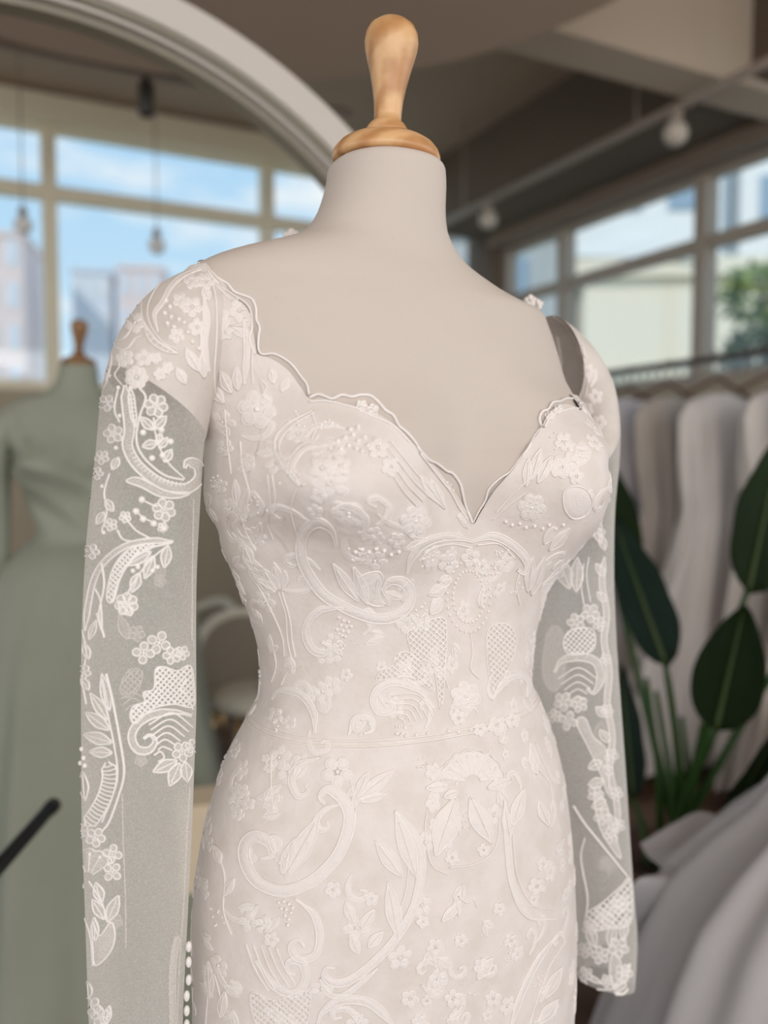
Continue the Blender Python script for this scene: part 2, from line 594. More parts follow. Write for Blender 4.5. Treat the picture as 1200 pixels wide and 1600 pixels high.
def glazing(name, fm, along, marks, z0, zt, z1, wm=0.045, wt=0.045, off=0.0, label=None):
    """a run of window: frame posts at marks, a transom at zt, panes between"""
    root = empty(name, room(marks[0], off, 0) if along == 'p' else room(off, marks[0], 0), 0)
    struct(root, label)

    def part(n, m, a0, a1, d0, d1, za, zb):
        if along == 'p':
            return rpart(n, m, a0, a1, off + d0, off + d1, za, zb, root)
        return rpart(n, m, off + d0, off + d1, a0, a1, za, zb, root)
    for a in marks:
        part('mullion', fm, a - wm, a + wm, 0.02, 0.12, z0, z1)
    for a0, a1 in zip(marks[:-1], marks[1:]):
        for (za, zb) in ((z0, z0 + .06), (zt - wt, zt + wt), (z1 - .03, z1)):
            part('transom', fm, a0 + wm, a1 - wm, 0.03, 0.11, za, zb)
        for (za, zb) in ((z0 + .06, zt - wt), (zt + wt, z1 - .03)):
            part('pane', 'glass', a0 + wm, a1 - wm, 0.066, 0.074, za, zb)
    return root


glazing('window_1', 'frame_cream', 'p', [-5.97, -4.58, -3.19, -1.80, -0.41], SILL, 2.88, 3.27, 0.042, 0.042, label='cream framed window run seen through the arch')
glazing('window_2', 'frame_grey', 'q', [-4.49, -3.26, -2.04, -0.82, -0.14], SILL, 2.47, 2.85, 0.042, 0.035, label='grey framed window run on the right')
glazing('window_3', 'frame_grey', 'q', [-8.6, -7.3, -6.0, -4.6], 0.85, 2.47, 2.85, 0.042, 0.035, label='grey framed window run beside the photographer')
glazing('window_4', 'frame_grey', 'p', [-8.6, -7.3, -6.0, -4.7, -3.4, -2.1, -0.8], 0.75, 2.3, 3.05, 0.042, 0.035, off=-9.13, label='window run behind the photographer')

glazing('window_5', 'frame_grey', 'q', [-8.6, -7.3, -6.0, -4.7, -3.4, -2.1], 0.75, 2.3, 3.05, 0.042, 0.035, off=-9.13, label='window run left of the photographer')

# ------------------------------------------------------------------ outside
g = MB(); g.box((0, 30, -3.1), (80, 60, 0.1))
struct(g.build('ground', 'ground_pale', None, False), 'pale ground outside the windows')


def building(name, m, c, h, rz, label, wm='bld_glass', rows=0, cols=0, ww=0.5, wh=0.6):
    root = empty(name, (c[0], c[1], -3.0), rz)
    tag(root, label, 'building')
    hz = h[2]
    b = MB(); b.box((c[0], c[1], -3.0 + hz), (h[0], h[1], hz), rz)
    b.build('wall', m, root, False)
    ca, sa = math.cos(rz), math.sin(rz)
    for r in range(rows):
        for k in range(cols):
            x = (-1 + (2 * k + 1) / cols) * h[0]
            z = -3.0 + 2 * hz * (r + 0.6) / rows
            b = MB()
            y = -h[1] - 0.02
            b.box((c[0] + x * ca - y * sa, c[1] + x * sa + y * ca, z), (h[0] / cols * ww, 0.05, hz / rows * wh), rz)
            b.build('window', wm, root, False)
    b = MB(); b.box((c[0], c[1], -3.0 + 2 * hz + 0.15), (h[0] + .15, h[1] + .15, 0.15), rz)
    b.build('roof_edge', m, root, False)
    return root


building('tower_block', 'bld_pink', (-26, 56, 0), (2.6, 3, 9.2), 0.2, 'pink tower block seen at the far left through the arch', 'bld_grey', 7, 4)
building('tower_block', 'bld_grey', (-21.2, 62, 0), (1.3, 2, 8.8), 0.2, 'grey tower block between two pink ones through the arch', 'bld_white', 7, 3)
building('tower_block', 'bld_pink', (-17.6, 62, 0), (1.5, 2, 8.9), 0.15, 'rightmost pink tower block behind the small dress form', 'bld_grey', 7, 3)
building('low_building', 'bld_tan', (-20, 44, 0), (9, 2, 3.3), 0.2, 'long low tan building under the pink towers', 'bld_cream', 1, 7)
annex = building('annex', 'bld_cream', (4.95, 15.0, 0), (1.55, 1.4, 3.6), -0.10, 'cream rendered annex outside the right windows', 'bld_tan', 0, 0)
building('annex', 'bld_slate', (1.9, 15.0, 0), (1.0, 1.0, 4.0), -0.05, 'slate grey annex behind the far shoulder', 'bld_glass', 2, 1)
building('office_building', 'bld_white', (13.4, 24.0, 0), (3.4, 2, 8.6), -0.25, 'white office building with blue windows at upper right', 'bld_glass', 7, 4, 0.45, 0.45)
building('office_building', 'bld_white', (7.2, 24.0, 0), (1.7, 2, 7.4), -0.1, 'pale narrow office building behind the cream annex', 'bld_glass', 6, 2, 0.6, 0.5)
b = MB(); b.box((4.80, 13.52, 2.45), (1.58, 0.10, 0.16), -0.10)
b.build('ledge', 'bld_tan', annex, False)
b = MB()
cv = [at(895, 345, 13.66), at(1085, 392, 13.35), at(1085, 404, 13.35), at(895, 400, 13.66)]
cv2 = [p + Vector((0.03, 0.3, 0.0)) for p in cv]
b.add(cv + cv2, [(0, 1, 2, 3), (7, 6, 5, 4), (0, 4, 5, 1), (1, 5, 6, 2), (2, 6, 7, 3), (3, 7, 4, 0)])
b.build('gable_fascia', 'bld_white', annex, False)


def bush(name, c, r, m, label, n=420, sc=(1, 1, 1)):
    b = MB()
    for k in range(n):
        d = Vector((rnd.gauss(0, 1), rnd.gauss(0, 1), rnd.gauss(0, 1))).normalized() * r * rnd.uniform(.6, 1)
        p = Vector(c) + Vector((d.x * sc[0], d.y * sc[1], d.z * sc[2]))
        a = Vector((rnd.uniform(-1, 1), rnd.uniform(-1, 1), rnd.uniform(-1, 1))).normalized()
        bb_ = a.orthogonal().normalized(); s_ = r * rnd.uniform(.10, .2)
        b.add([p - a * s_, p + bb_ * s_ * .5, p + a * s_, p - bb_ * s_ * .5], [(0, 1, 2, 3)], 0)
    root = empty(name, (c[0], c[1], -3.0))
    tag(root, label, 'tree')
    b.build('foliage', m, root, False)
    t = MB(); t.tube([(c[0], c[1], -3.0), (c[0], c[1], c[2])], [r * .12, r * .06], 8)
    t.build('trunk', 'pot_brown', root)
    return root


bush('tree', at(1195, 462, 11), 0.62, 'hedge', 'yellow green tree outside at the right edge', 520, (1, 1, .75))
bush('tree', at(1205, 556, 8.6), 0.55, 'hedge_dark', 'dark green tree below the yellow green one outside', 520, (1, 1, .6))

# balustrade outside the right window
br = empty('balustrade', room(0.5, -3.3, 0), RZ)
tag(br, 'grey green balustrade of thin bars outside right window', 'balustrade')
for zz in (1.62, 1.86):
    rpart('rail', 'bld_slate', 0.48, 0.53, -4.3, -0.6, zz, zz + .03, br)
bm_ = MB(); rbox(bm_, 0.49, 0.515, -0.01, 0.01, 0, 0.25)
for k in range(46):
    q = -4.25 + k * 0.08
    rpart('bar', 'bld_slate', 0.495, 0.515, q - .008, q + .008, 1.65, 1.86, br)
rpart('post', 'bld_slate', 0.48, 0.53, -4.32, -4.28, -3.0, 1.9, br)
rpart('post', 'bld_slate', 0.48, 0.53, -0.62, -0.58, -3.0, 1.9, br)

# ------------------------------------------------------------------ body surface (height, half width, front depth, back depth, sideways offset)
SEC = np.array([
(0.005,0.40,0.36,0.48,0.0),(0.06,0.37,0.33,0.44,0.0),(0.15,0.30,0.26,0.35,0.0),(0.25,0.235,0.19,0.25,0.0),(0.36,0.196,0.145,0.185,0.003),(0.48,0.188,0.134,0.165,0.005),(0.60,0.195,0.135,0.160,0.006),
(0.700,0.2007,0.1350,0.1600,0.0061),(0.740,0.2011,0.1341,0.1608,0.0071),(0.780,0.2003,0.1332,0.1616,0.0062),(0.830,0.1976,0.1320,0.1546,0.0050),(0.880,0.1923,0.1270,0.1423,0.0056),(0.930,0.1814,0.1220,0.1300,0.0067),(0.970,0.1684,0.1140,0.1157,0.0074),(1.000,0.1529,0.1080,0.1050,0.0086),(1.030,0.1387,0.1032,0.0990,0.0102),(1.060,0.1406,0.0996,0.0950,0.0124),(1.090,0.1479,0.0984,0.0950,0.0137),(1.120,0.1592,0.0988,0.0950,0.0143),(1.150,0.1784,0.1000,0.0975,0.0221),(1.180,0.1908,0.1027,0.1000,0.0243),(1.210,0.1890,0.1053,0.1025,0.0101),(1.240,0.1808,0.1080,0.1050,0.0015),(1.270,0.1975,0.1070,0.1050,0.0144),(1.300,0.2080,0.1060,0.1050,0.0111),(1.330,0.2046,0.1024,0.1050,-0.0044),(1.355,0.2044,0.0983,0.1015,-0.0107),(1.375,0.2017,0.0912,0.0987,-0.0133),(1.390,0.1972,0.0860,0.0940,-0.0144),(1.402,0.1922,0.0804,0.0892,-0.0140),(1.412,0.1731,0.0757,0.0852,-0.0256),(1.420,0.1571,0.0720,0.0820,-0.0324),(1.428,0.1409,0.0680,0.0788,-0.0340),(1.436,0.1225,0.0640,0.0756,-0.0322),(1.446,0.0995,0.0602,0.0716,-0.0244),(1.458,0.0786,0.0566,0.0668,-0.0157),(1.472,0.0664,0.0557,0.0650,-0.0120),(1.490,0.0597,0.0553,0.0636,-0.0080),(1.520,0.0552,0.0557,0.0612,-0.0040),(1.560,0.0506,0.0570,0.0580,-0.0049)])
TH = math.radians(30)
AX = (0.006, 0.82)
CT, ST = math.cos(TH), math.sin(TH)


_SL = {}


def _slopes(col):
    Z, Y = SEC[:, 0], SEC[:, col]
    h = np.diff(Z); d = np.diff(Y) / h
    m = np.zeros_like(Y)
    for i in range(1, len(Z) - 1):
        if d[i - 1] * d[i] > 0:
            w1 = 2 * h[i] + h[i - 1]; w2 = h[i] + 2 * h[i - 1]
            m[i] = (w1 + w2) / (w1 / d[i - 1] + w2 / d[i])
    m[0], m[-1] = d[0], d[-1]
    return Z, Y, h, m


def pchip(zq, col):
    if col not in _SL:
        _SL[col] = _slopes(col)
    Z, Y, h, m = _SL[col]
    zq = np.clip(zq, Z[0], Z[-1])
    k = np.clip(np.searchsorted(Z, zq) - 1, 0, len(Z) - 2)
    t = (zq - Z[k]) / h[k]
    return Y[k] * (1 + 2 * t) * (1 - t) ** 2 + h[k] * m[k] * t * (1 - t) ** 2 + Y[k + 1] * t * t * (3 - 2 * t) + h[k] * m[k + 1] * t * t * (t - 1)


def body(ph, z, off=0.0):
    """points of the dress form's skin: ph is the angle from the front, z the height"""
    ph = np.asarray(ph, float); z = np.asarray(z, float)
    ph, z = np.broadcast_arrays(ph, z)
    A, BF, BB, C = pchip(z, 1), pchip(z, 2), pchip(z, 3), pchip(z, 4)
    s, c = np.sin(ph), np.cos(ph)
    B = np.where(c > 0, BF, BB)
    r = (np.abs(s / A) ** 2.2 + np.abs(c / B) ** 2.2) ** (-1 / 2.2)
    dz = z - 1.232
    for sg in (1, -1):
        d = np.arctan2(np.sin(ph - sg * math.radians(42)), np.cos(ph - sg * math.radians(42)))
        r = r + 0.070 * np.exp(-(d / math.radians(26)) ** 2 - (dz / 0.070) ** 2)
    r = r + off
    x = C + r * s; y = -r * c
    return np.stack([AX[0] + x * CT - y * ST, AX[1] + x * ST + y * CT, z + 0 * x], -1)


def grid_faces(nr, nc, wrap=True):
    f = []
    for i in range(nr - 1):
        for j in range(nc if wrap else nc - 1):
            j2 = (j + 1) % nc
            f.append((i * nc + j, i * nc + j2, (i + 1) * nc + j2, (i + 1) * nc + j))
    return f


def raycast_fn(bvh, back=False):
    def fn(px, py):
        d = ray(px, py).normalized()
        hit = bvh.ray_cast(CAM, d)
        if hit[0] is None:
            return None
        if back:
            h2 = bvh.ray_cast(hit[0] + d * 0.004, d)
            if h2[0] is None:
                return None
            n = h2[1]
            return h2[0], (n if n.dot(d) > 0 else -n)
        n = hit[1]
        return hit[0], (n if n.dot(d) < 0 else -n)
    return fn


# ------------------------------------------------------------------ dress form
BASE = Vector((AX[0], AX[1], 0))
NC = 180
phs = np.linspace(-PI, PI, NC + 1)[:-1]


def make_form(name, label, group, linen, wood):
    root = empty(name, BASE, TH)
    tag(root, label, 'mannequin', group)
    zs = np.concatenate([np.arange(0.72, 1.38, 0.012), np.arange(1.38, 1.47, 0.004), np.arange(1.47, 1.5275, 0.008)])
    P, Zg = np.meshgrid(phs, zs)
    v = body(P, Zg).reshape(-1, 3).tolist()
    f = grid_faces(len(zs), NC)
    # rounded top edge of the neck
    cz = zs[-1]; last = (len(zs) - 1) * NC
    for k, (sh, dz) in enumerate(((0.0012, .003), (0.0035, .0055), (0.008, .007), (0.03, .0072))):
        ring = body(phs, np.full(NC, cz), -sh)
        ring[:, 2] = cz + dz
        a = len(v)
        v += ring.tolist()
        f += [(last + j, last + (j + 1) % NC, a + (j + 1) % NC, a + j) for j in range(NC)]
        last = a
    f.append(tuple(last + j for j in range(NC)))
    f.append(tuple(range(NC - 1, -1, -1)))
    t = mesh('torso', v, f, linen, root)
    cc = body(np.array([0, PI / 2, PI, -PI / 2]), np.full(4, 1.54)).mean(0)
    c = Vector((cc[0], cc[1], 1.5338))
    tilt = Matrix.Rotation(math.radians(3.0), 3, 'Y')
    b = MB()
    b.lathe([(0.045, 0.0), (0.0505, 0.0005), (0.0520, 0.003), (0.0522, 0.006), (0.0505, 0.011), (0.046, 0.0165), (0.039, 0.021), (0.030, 0.0245), (0.0235, 0.0262), (0.0215, 0.0265)], 48, c, Matrix.Rotation(math.radians(1.5), 3, 'Y'))
    b.build('neck_cap', wood, root)
    b = MB()
    b.lathe([(0.0205, 0.0), (0.0212, 0.002), (0.0208, 0.005), (0.0185, 0.009), (0.0165, 0.0115), (0.0150, 0.0125)], 40, c + Vector((0.0008, 0, 0.0262)), tilt)
    b.build('collar', wood, root)
    b = MB()
    b.lathe([(0.0132, 0.0), (0.0130, 0.010), (0.0140, 0.021), (0.0163, 0.034), (0.0195, 0.048), (0.0228, 0.060), (0.0250, 0.069), (0.0257, 0.076), (0.0248, 0.083), (0.0215, 0.0895), (0.0150, 0.0945), (0.007, 0.0968), (0.001, 0.0973)], 40, c + Vector((0.0014, 0, 0.0380)), tilt)
    b.build('finial', wood, root)
    b = MB(); b.tube([(AX[0], AX[1], 0.03), (AX[0], AX[1], 0.74)], 0.016, 14)
    b.build('pole', 'steel', root)
    b = MB(); b.lathe([(0.14, 0.0), (0.15, 0.004), (0.15, 0.014), (0.05, 0.022), (0.02, 0.04)], 40, BASE)
    b.build('base', 'steel', root)
    return root, t


form, torso = make_form('dress_form', 'cream linen dress form with light wooden neck cap wearing the lace gown', None, 'linen', 'beech')
torso_bvh = BVHTree.FromPolygons([v.co for v in torso.data.vertices], [p.vertices for p in torso.data.polygons]) if False else None


def bvh_of(o):
    m = world_of(o)
    return BVHTree.FromPolygons([m @ v.co for v in o.data.vertices], [tuple(p.vertices) for p in o.data.polygons])


def local_uv(p):
    """angle and height of a world point on the body"""
    x, y = p[0] - AX[0], p[1] - AX[1]
    lx, ly = x * CT + y * ST, -x * ST + y * CT
    lx -= float(pchip(np.array([p[2]]), 4)[0])
    return math.atan2(lx, -ly), p[2]


torso_bvh = bvh_of(torso)
on_torso = raycast_fn(torso_bvh)

# ------------------------------------------------------------------ lace gown: bodice and skirt
NECK_PX = [(326, 412), (352, 450), (385, 476), (399, 500), (398, 528), (404, 552), (430, 562), (455, 580), (478, 612), (485, 622), (510, 627), (545, 632), (580, 642), (612, 660), (640, 688), (668, 716), (690, 745), (712, 775), (728, 802), (737, 818), (746, 802), (768, 766), (792, 738), (815, 706), (838, 672), (850, 648), (866, 634), (884, 632), (902, 642)]
nk = []
for x, y in spline(NECK_PX, 5.0):
    h = on_torso(x, y)
    if h:
        nk.append(local_uv(h[0]))
nk = [u for u in nk]
# make it single valued in the angle
nk2 = []
for u in nk:
    if not nk2 or u[0] > nk2[-1][0] + 0.004:
        nk2.append(u)
PHN = [u[0] for u in nk2]; ZN = [u[1] for u in nk2]
print('neckline', PHN[0], ZN[0], PHN[-1], ZN[-1])
pl, zl, pr, zr = PHN[0], ZN[0], PHN[-1], ZN[-1]
# behind the arm on the far side, across the back and up to the near shoulder again
PHN += [pr + .15, 2.0, 2.45, 2.8, PI, PI + 0.35, PI + 0.8, PI + 1.15, 2 * PI + pl - 0.25]
ZN += [1.315, 1.32, 1.325, 1.30, 1.28, 1.30, 1.36, 1.405, min(zl + .004, 1.425)]
PHN.append(2 * PI + pl); ZN.append(zl)


def neck_z(ph):
    p = np.mod(np.asarray(ph) - pl, 2 * PI) + pl
    return np.interp(p, PHN, ZN)


GOFF = 0.0035
WAIST = 1.008
gown = empty('lace_gown', BASE, TH)
tag(gown, 'ivory lace wedding gown with sheer long sleeves on the cream dress form', 'wedding gown')

GC = 480
gph = np.linspace(-PI, PI, GC + 1)[:-1]
tops = neck_z(gph)
rows = 90
tt = np.linspace(0, 1, rows)[:, None]
Zg = tops[None, :] * (1 - tt) + WAIST * tt
offs = GOFF + 0.0 * Zg
Vb = body(np.broadcast_to(gph, Zg.shape), Zg, offs)
bodice = mesh('bodice', Vb.reshape(-1, 3).tolist(), grid_faces(rows, GC), 'gown_satin', gown)
zsk = np.concatenate([np.arange(WAIST, 0.62, -0.006), np.arange(0.62, 0.0, -0.02), [0.006]])
Pk, Zk = np.meshgrid(gph, zsk)
fl_ = np.clip((0.55 - Zk) / 0.55, 0, 1)
Vs = body(Pk, Zk, GOFF + fl_ * (0.010 * np.sin(Pk * 14) + 0.006 * np.sin(Pk * 23 + 1)))
skirt = mesh('skirt', Vs.reshape(-1, 3).tolist(), grid_faces(len(zsk), GC), 'gown_satin', gown)

gb = MB()
gb.v = Vb.reshape(-1, 3).tolist(); gb.f = grid_faces(rows, GC)
k0 = len(gb.v)
nsk = int((zsk > 0.6).sum())
gv = gb.v + Vs[:nsk].reshape(-1, 3).tolist()
gf = gb.f + [tuple(a + k0 for a in q) for q in grid_faces(nsk, GC)]
gown_bvh = BVHTree.FromPolygons(gv, gf)
on_gown = raycast_fn(gown_bvh)

# waist seam: a pair of fine stitched ridges
wv = MB()
for dz, r in ((0.0022, 0.0009), (-0.0022, 0.0009)):
    wv.tube([tuple(p) for p in body(gph[::4], np.full(GC // 4, WAIST + dz), GOFF + .0003)], r, 5, 0, True)
wv.build('waist_seam', 'trim_thread', gown)

# ------------------------------------------------------------------ sleeves
FRONT = Vector((ST, -CT, 0))
SIDE = Vector((CT, ST, 0))


def coronal(px, py, fwd=0.0):
    """photo pixel carried to the plane through the form's shoulders"""
    d = ray(px, py)
    o = Vector((AX[0], AX[1], 0)) + FRONT * fwd
    t = (o - CAM).dot(FRONT) / d.dot(FRONT)
    return CAM + d * t


def make_sleeve(pairs, rf, fwd, shrink=0.90, sub=10, n=72, seed=1):
    """rings from pairs of (outer, inner) edge points; returns a grid of points"""
    O = [coronal(*p[0], fwd) for p in pairs]
    I = [coronal(*p[1], fwd) for p in pairs]
    RF = [p[2] if len(p) > 2 else rf for p in pairs]

    def cr3(A, t):
        i = min(int(t), len(A) - 2); u = t - i
        p1, p2 = A[i], A[i + 1]
        p0 = A[i - 1] if i > 0 else 2 * p1 - p2
        p3 = A[i + 2] if i + 2 < len(A) else 2 * p2 - p1
        return 0.5 * (2 * p1 + (p2 - p0) * u + (2 * p0 - 5 * p1 + 4 * p2 - p3) * u * u + (3 * p1 - p0 - 3 * p2 + p3) * u ** 3)
    m = (len(pairs) - 1) * sub + 1
    G = np.zeros((m, n, 3))
    for k in range(m):
        t = k / sub
        o, i = cr3(O, t), cr3(I, t)
        c = (o + i) / 2; U = (o - i) / 2 * shrink
        f = np.interp(t, range(len(RF)), RF)
        for j in range(n):
            a = 2 * PI * j / n
            wob = 1 + min(1, t / 3) * (0.018 * math.sin(3 * a + t * 0.9 + seed) + 0.012 * math.sin(5 * a - t * 0.6 + 2 * seed))
            G[k, j] = c + (U * math.cos(a) + FRONT * (f * math.sin(a))) * wob
    return G


LS = [((322, 404), (338, 600), .050), ((285, 414), (332, 628), .055), ((248, 432), (328, 650), .060), ((212, 462), (325, 668), .063), ((180, 505), (322, 682), .064), ((160, 560), (320, 692), .063), ((150, 620), (318, 702), .062), ((143, 710), (317, 750), .058), ((133, 810), (315, 830), .055), ((126, 900), (313, 905), .053), ((120, 1000), (312, 1000), .050), ((117, 1100), (311, 1100), .048), ((117, 1200), (306, 1200), .047), ((119, 1300), (302, 1300), .046), ((124, 1400), (298, 1400), .044), ((128, 1500), (294, 1500), .043), ((132, 1600), (290, 1600), .042), ((136, 1680), (287, 1680), .040), ((140, 1740), (284, 1740), .039)]
RS = [((857, 488), (884, 640), .040), ((880, 503), (890, 665), .042), ((905, 530), (893, 690), .045), ((928, 570), (890, 725), .047), ((943, 625), (880, 760), .047), ((949, 690), (868, 800), .046), ((946, 780), (852, 850), .045), ((947, 860), (840, 910), .044), ((950, 930), (832, 965), .043), ((954, 1010), (833, 1030), .042), ((959, 1100), (846, 1110), .041), ((965, 1200), (866, 1205), .040), ((972, 1300), (884, 1302), .038), ((980, 1380), (894, 1382), .036), ((988, 1450), (900, 1450), .034), ((987, 1496), (903, 1498), .033), ((984, 1530), (905, 1532), .032)]
GL = make_sleeve(LS, .05, 0.004, 0.90, seed=1)
GR = make_sleeve(RS, .04, 0.0, 0.93, seed=2)
NS = 72
CAPL, CAPR = 52, 44


def sleeve_parts(G, cap_rows, lace_cap):
    tu = G[cap_rows - 1:]
    sl = mesh('sleeve', tu.reshape(-1, 3).tolist(), grid_faces(len(tu), NS), 'tulle', gown)
    ca = G[:cap_rows]
    cp_ = mesh('sleeve_cap', ca.reshape(-1, 3).tolist(), grid_faces(len(ca), NS), lace_cap, sl)
    bvh = BVHTree.FromPolygons(G.reshape(-1, 3).tolist(), grid_faces(len(G), NS))
    return sl, cp_, bvh


sleeve_l, cap_l, bvh_l = sleeve_parts(GL, CAPL, 'cap_lace')
sleeve_r, cap_r, bvh_r = sleeve_parts(GR, CAPR, 'cap_lace')
on_l, on_lb = raycast_fn(bvh_l), raycast_fn(bvh_l, True)
on_r, on_rb = raycast_fn(bvh_r), raycast_fn(bvh_r, True)

# ------------------------------------------------------------------ lace work
CORD = 0.00075


class Lace(MB):
    """one lace motif drawn in a flat plane and laid on a cloth surface through fn(x, y) -> point, normal"""

    def __init__(s, fn, r=CORD, h=0.0009):
        super().__init__()
        s.fn, s.r, s.h = fn, r, h

    def lay(s, pts, lift):
        res = []
        for x, y in pts:
            q = s.fn(float(x), float(y))
            res.append(None if q is None else q[0] + q[1] * lift)
        return res

    def cord(s, pts, r=None, closed=False, raw=False, lift=None, step=3.2):
        r = r or s.r
        P = np.array(pts, float) if raw else spline(pts, step, closed)
        L = s.lay(P, r * 0.7 if lift is None else lift)
        if closed and all(p is not None for p in L):
            if max((L[i] - L[i - 1]).length for i in range(len(L))) < 0.03:
                s.tube(L, r, 5, 1, True)
            return
        run = []
        for p in L + [None]:
            if p is not None and (not run or (p - run[-1]).length < 0.022):
                run.append(p)
            else:
                if len(run) > 1:
                    s.tube(run, r, 5, 1, False, False)
                run = [p] if p is not None else []

    def strip(s, lines, heights):
        """quads between neighbouring lines of equal length"""
        R = [s.lay(l, hh) for l, hh in zip(lines, heights)]
        n = len(R[0])
        base = len(s.v)
        ok = {}
        for a, row in enumerate(R):
            for b_, p in enumerate(row):
                if p is not None:
                    ok[(a, b_)] = len(s.v); s.v.append(p)
        for a in range(len(R) - 1):
            for b_ in range(n - 1):
                ks = [(a, b_), (a, b_ + 1), (a + 1, b_ + 1), (a + 1, b_)]
                if all(k in ok for k in ks):
                    q = [s.v[ok[k]] for k in ks]
                    if max((q[i] - q[i - 1]).length for i in range(4)) < 0.03:
                        s.f.append(tuple(ok[k] for k in ks)); s.i.append(0)

    def band(s, pts, w, ladder=0, taper=0.25, cords=True, step=3.2, h=None):
        h = s.h if h is None else h
        P = spline(pts, step)
        T = np.gradient(P, axis=0)
        T /= np.linalg.norm(T, axis=1)[:, None] + 1e-9
        N = np.stack([-T[:, 1], T[:, 0]], 1)
        n = len(P)
        u = np.linspace(0, 1, n)
        ww = w * 0.5 * np.clip(np.minimum(u, 1 - u) / max(taper, 1e-3), 0.25, 1)[:, None]
        if not ladder:
            s.strip([P - N * ww, P - N * ww * .8, P, P + N * ww * .8, P + N * ww], [0.0001, h, h * .8, h, 0.0001])
        if cords:
            s.cord(P - N * ww, raw=True); s.cord(P + N * ww, raw=True)
        if ladder:
            for k in range(2, n - 2, ladder):
                s.cord([P[k] - N[k] * ww[k], P[k] + T[k] * 1.5, P[k] + N[k] * ww[k]], r=s.r * .8, step=3)

    def pad(s, outline, h=None, edge=True, r=None, step=3.4, fill=True):
        h = s.h if h is None else h
        P = spline(outline, step, True)
        c = P.mean(0)
        if fill:
            R = [s.lay(c + (P - c) * k, hh) for k, hh in ((1, 0.0001), (.88, h), (.45, h * .8))]
            cc = s.lay([c], h * .75)[0]
            if cc is not None and all(p is not None for row in R for p in row):
                n = len(P); b0 = len(s.v)
                for row in R:
                    s.v += row
                s.v.append(cc)
                for a in range(2):
                    for j in range(n):
                        s.f.append((b0 + a * n + j, b0 + a * n + (j + 1) % n, b0 + (a + 1) * n + (j + 1) % n, b0 + (a + 1) * n + j)); s.i.append(0)
                for j in range(n):
                    s.f.append((b0 + 2 * n + j, b0 + 2 * n + (j + 1) % n, b0 + 3 * n)); s.i.append(0)
        if edge:
            s.cord(outline, r=r, closed=True, step=step)

    def leaf(s, b, t, hw, bend=0.0, vein=True, fill=True):
        b, t = np.array(b, float), np.array(t, float)
        d = t - b; L = np.linalg.norm(d); d /= L + 1e-9
        nrm = np.array([-d[1], d[0]])
        pts = []
        for u, k in ((0, 0), (.18, .55), (.42, 1), (.68, .78), (.88, .3), (1, 0), (.88, -.3), (.68, -.78), (.42, -1), (.18, -.55)):
            pts.append(b + d * L * u + nrm * (k * hw + bend * L * u * (1 - u) * 4 * 0.25))
        s.pad(pts, fill=fill)
        if vein:
            s.cord([b + d * L * u + nrm * bend * L * u * (1 - u) for u in (0.02, .35, .65, .85)], r=s.r * .7, lift=s.h + .0003)

    def flower(s, c, R, n=5, rot=0.0, inner=True, fill=True):
        c = np.array(c, float)
        for k in range(n):
            a = rot + 2 * PI * k / n
            d = np.array([math.cos(a), math.sin(a)]); e = np.array([-d[1], d[0]])
            q = [c + d * R * .22, c + d * R * .5 + e * R * .34, c + d * R * .86 + e * R * .28, c + d * R, c + d * R * .86 - e * R * .28, c + d * R * .5 - e * R * .34]
            s.pad(q, step=max(1.6, R * .16), fill=fill, r=s.r * .85)
        if inner:
            s.dots([c], R * .14)

    def dots(s, pts, rpx):
        for x, y in pts:
            q = s.fn(float(x), float(y))
            if q is None:
                continue
            r = rpx * 0.0006
            s.ball(q[0] + q[1] * r * .3, r, 6, 4, 1)

    def fan(s, c, r0, r1, a0, a1, n, scallop=True, knobs=True):
        c = np.array(c, float)
        A = np.linspace(a0, a1, n)
        for a in A:
            d = np.array([math.cos(a), math.sin(a)])
            s.cord([c + d * r0, c + d * (r0 + r1) / 2, c + d * r1 * .86], r=s.r * .8)
            if knobs:
                s.dots([c + d * r1 * .86], 2.6)
        if scallop:
            out_ = []
            for i, a in enumerate(np.linspace(a0 - .08, a1 + .08, 4 * n + 1)):
                k = 1.0 + 0.07 * abs(math.sin((i / (4 * n)) * PI * n))
                out_.append(c + np.array([math.cos(a), math.sin(a)]) * r1 * k)
            s.cord(out_)
        P = [c + np.array([math.cos(a), math.sin(a)]) * r0 for a in np.linspace(a0, a1, 9)]
        Q = [c + np.array([math.cos(a), math.sin(a)]) * r1 for a in np.linspace(a0, a1, 9)]
        M = [(p + q) / 2 for p, q in zip(P, Q)]
        s.strip([spline(P, 3)[np.linspace(0, len(spline(P, 3)) - 1, 16).astype(int)], spline(M, 3)[np.linspace(0, len(spline(M, 3)) - 1, 16).astype(int)], spline(Q, 3)[np.linspace(0, len(spline(Q, 3)) - 1, 16).astype(int)]], [s.h * .4] * 3)

    def lattice(s, poly, gap=7.0, ang=0.7, edge=True):
        Q = np.array(poly, float)
        P = spline(poly, 4.0, True)
        if edge:
            s.cord(poly, closed=True)

        def inside(x, y):
            r_ = False; j = len(P) - 1
            for i in range(len(P)):
                if (P[i][1] > y) != (P[j][1] > y) and x < (P[j][0] - P[i][0]) * (y - P[i][1]) / (P[j][1] - P[i][1]) + P[i][0]:
                    r_ = not r_
                j = i
            return r_
        c = P.mean(0); rad = np.linalg.norm(P - c, axis=1).max()
        for aa in (ang, ang + PI / 2):
            d = np.array([math.cos(aa), math.sin(aa)]); e_ = np.array([-d[1], d[0]])
            for o in np.arange(-rad, rad, gap):
                run = []
                for t in np.arange(-rad, rad, 2.2):
                    q = c + e_ * o + d * t
                    if inside(*q):
                        run.append(q)
                    else:
                        if len(run) > 2:
                            s.cord(run, r=s.r * 1.1, raw=True)
                        run = []
                if len(run) > 2:
                    s.cord(run, r=s.r * 1.1, raw=True)

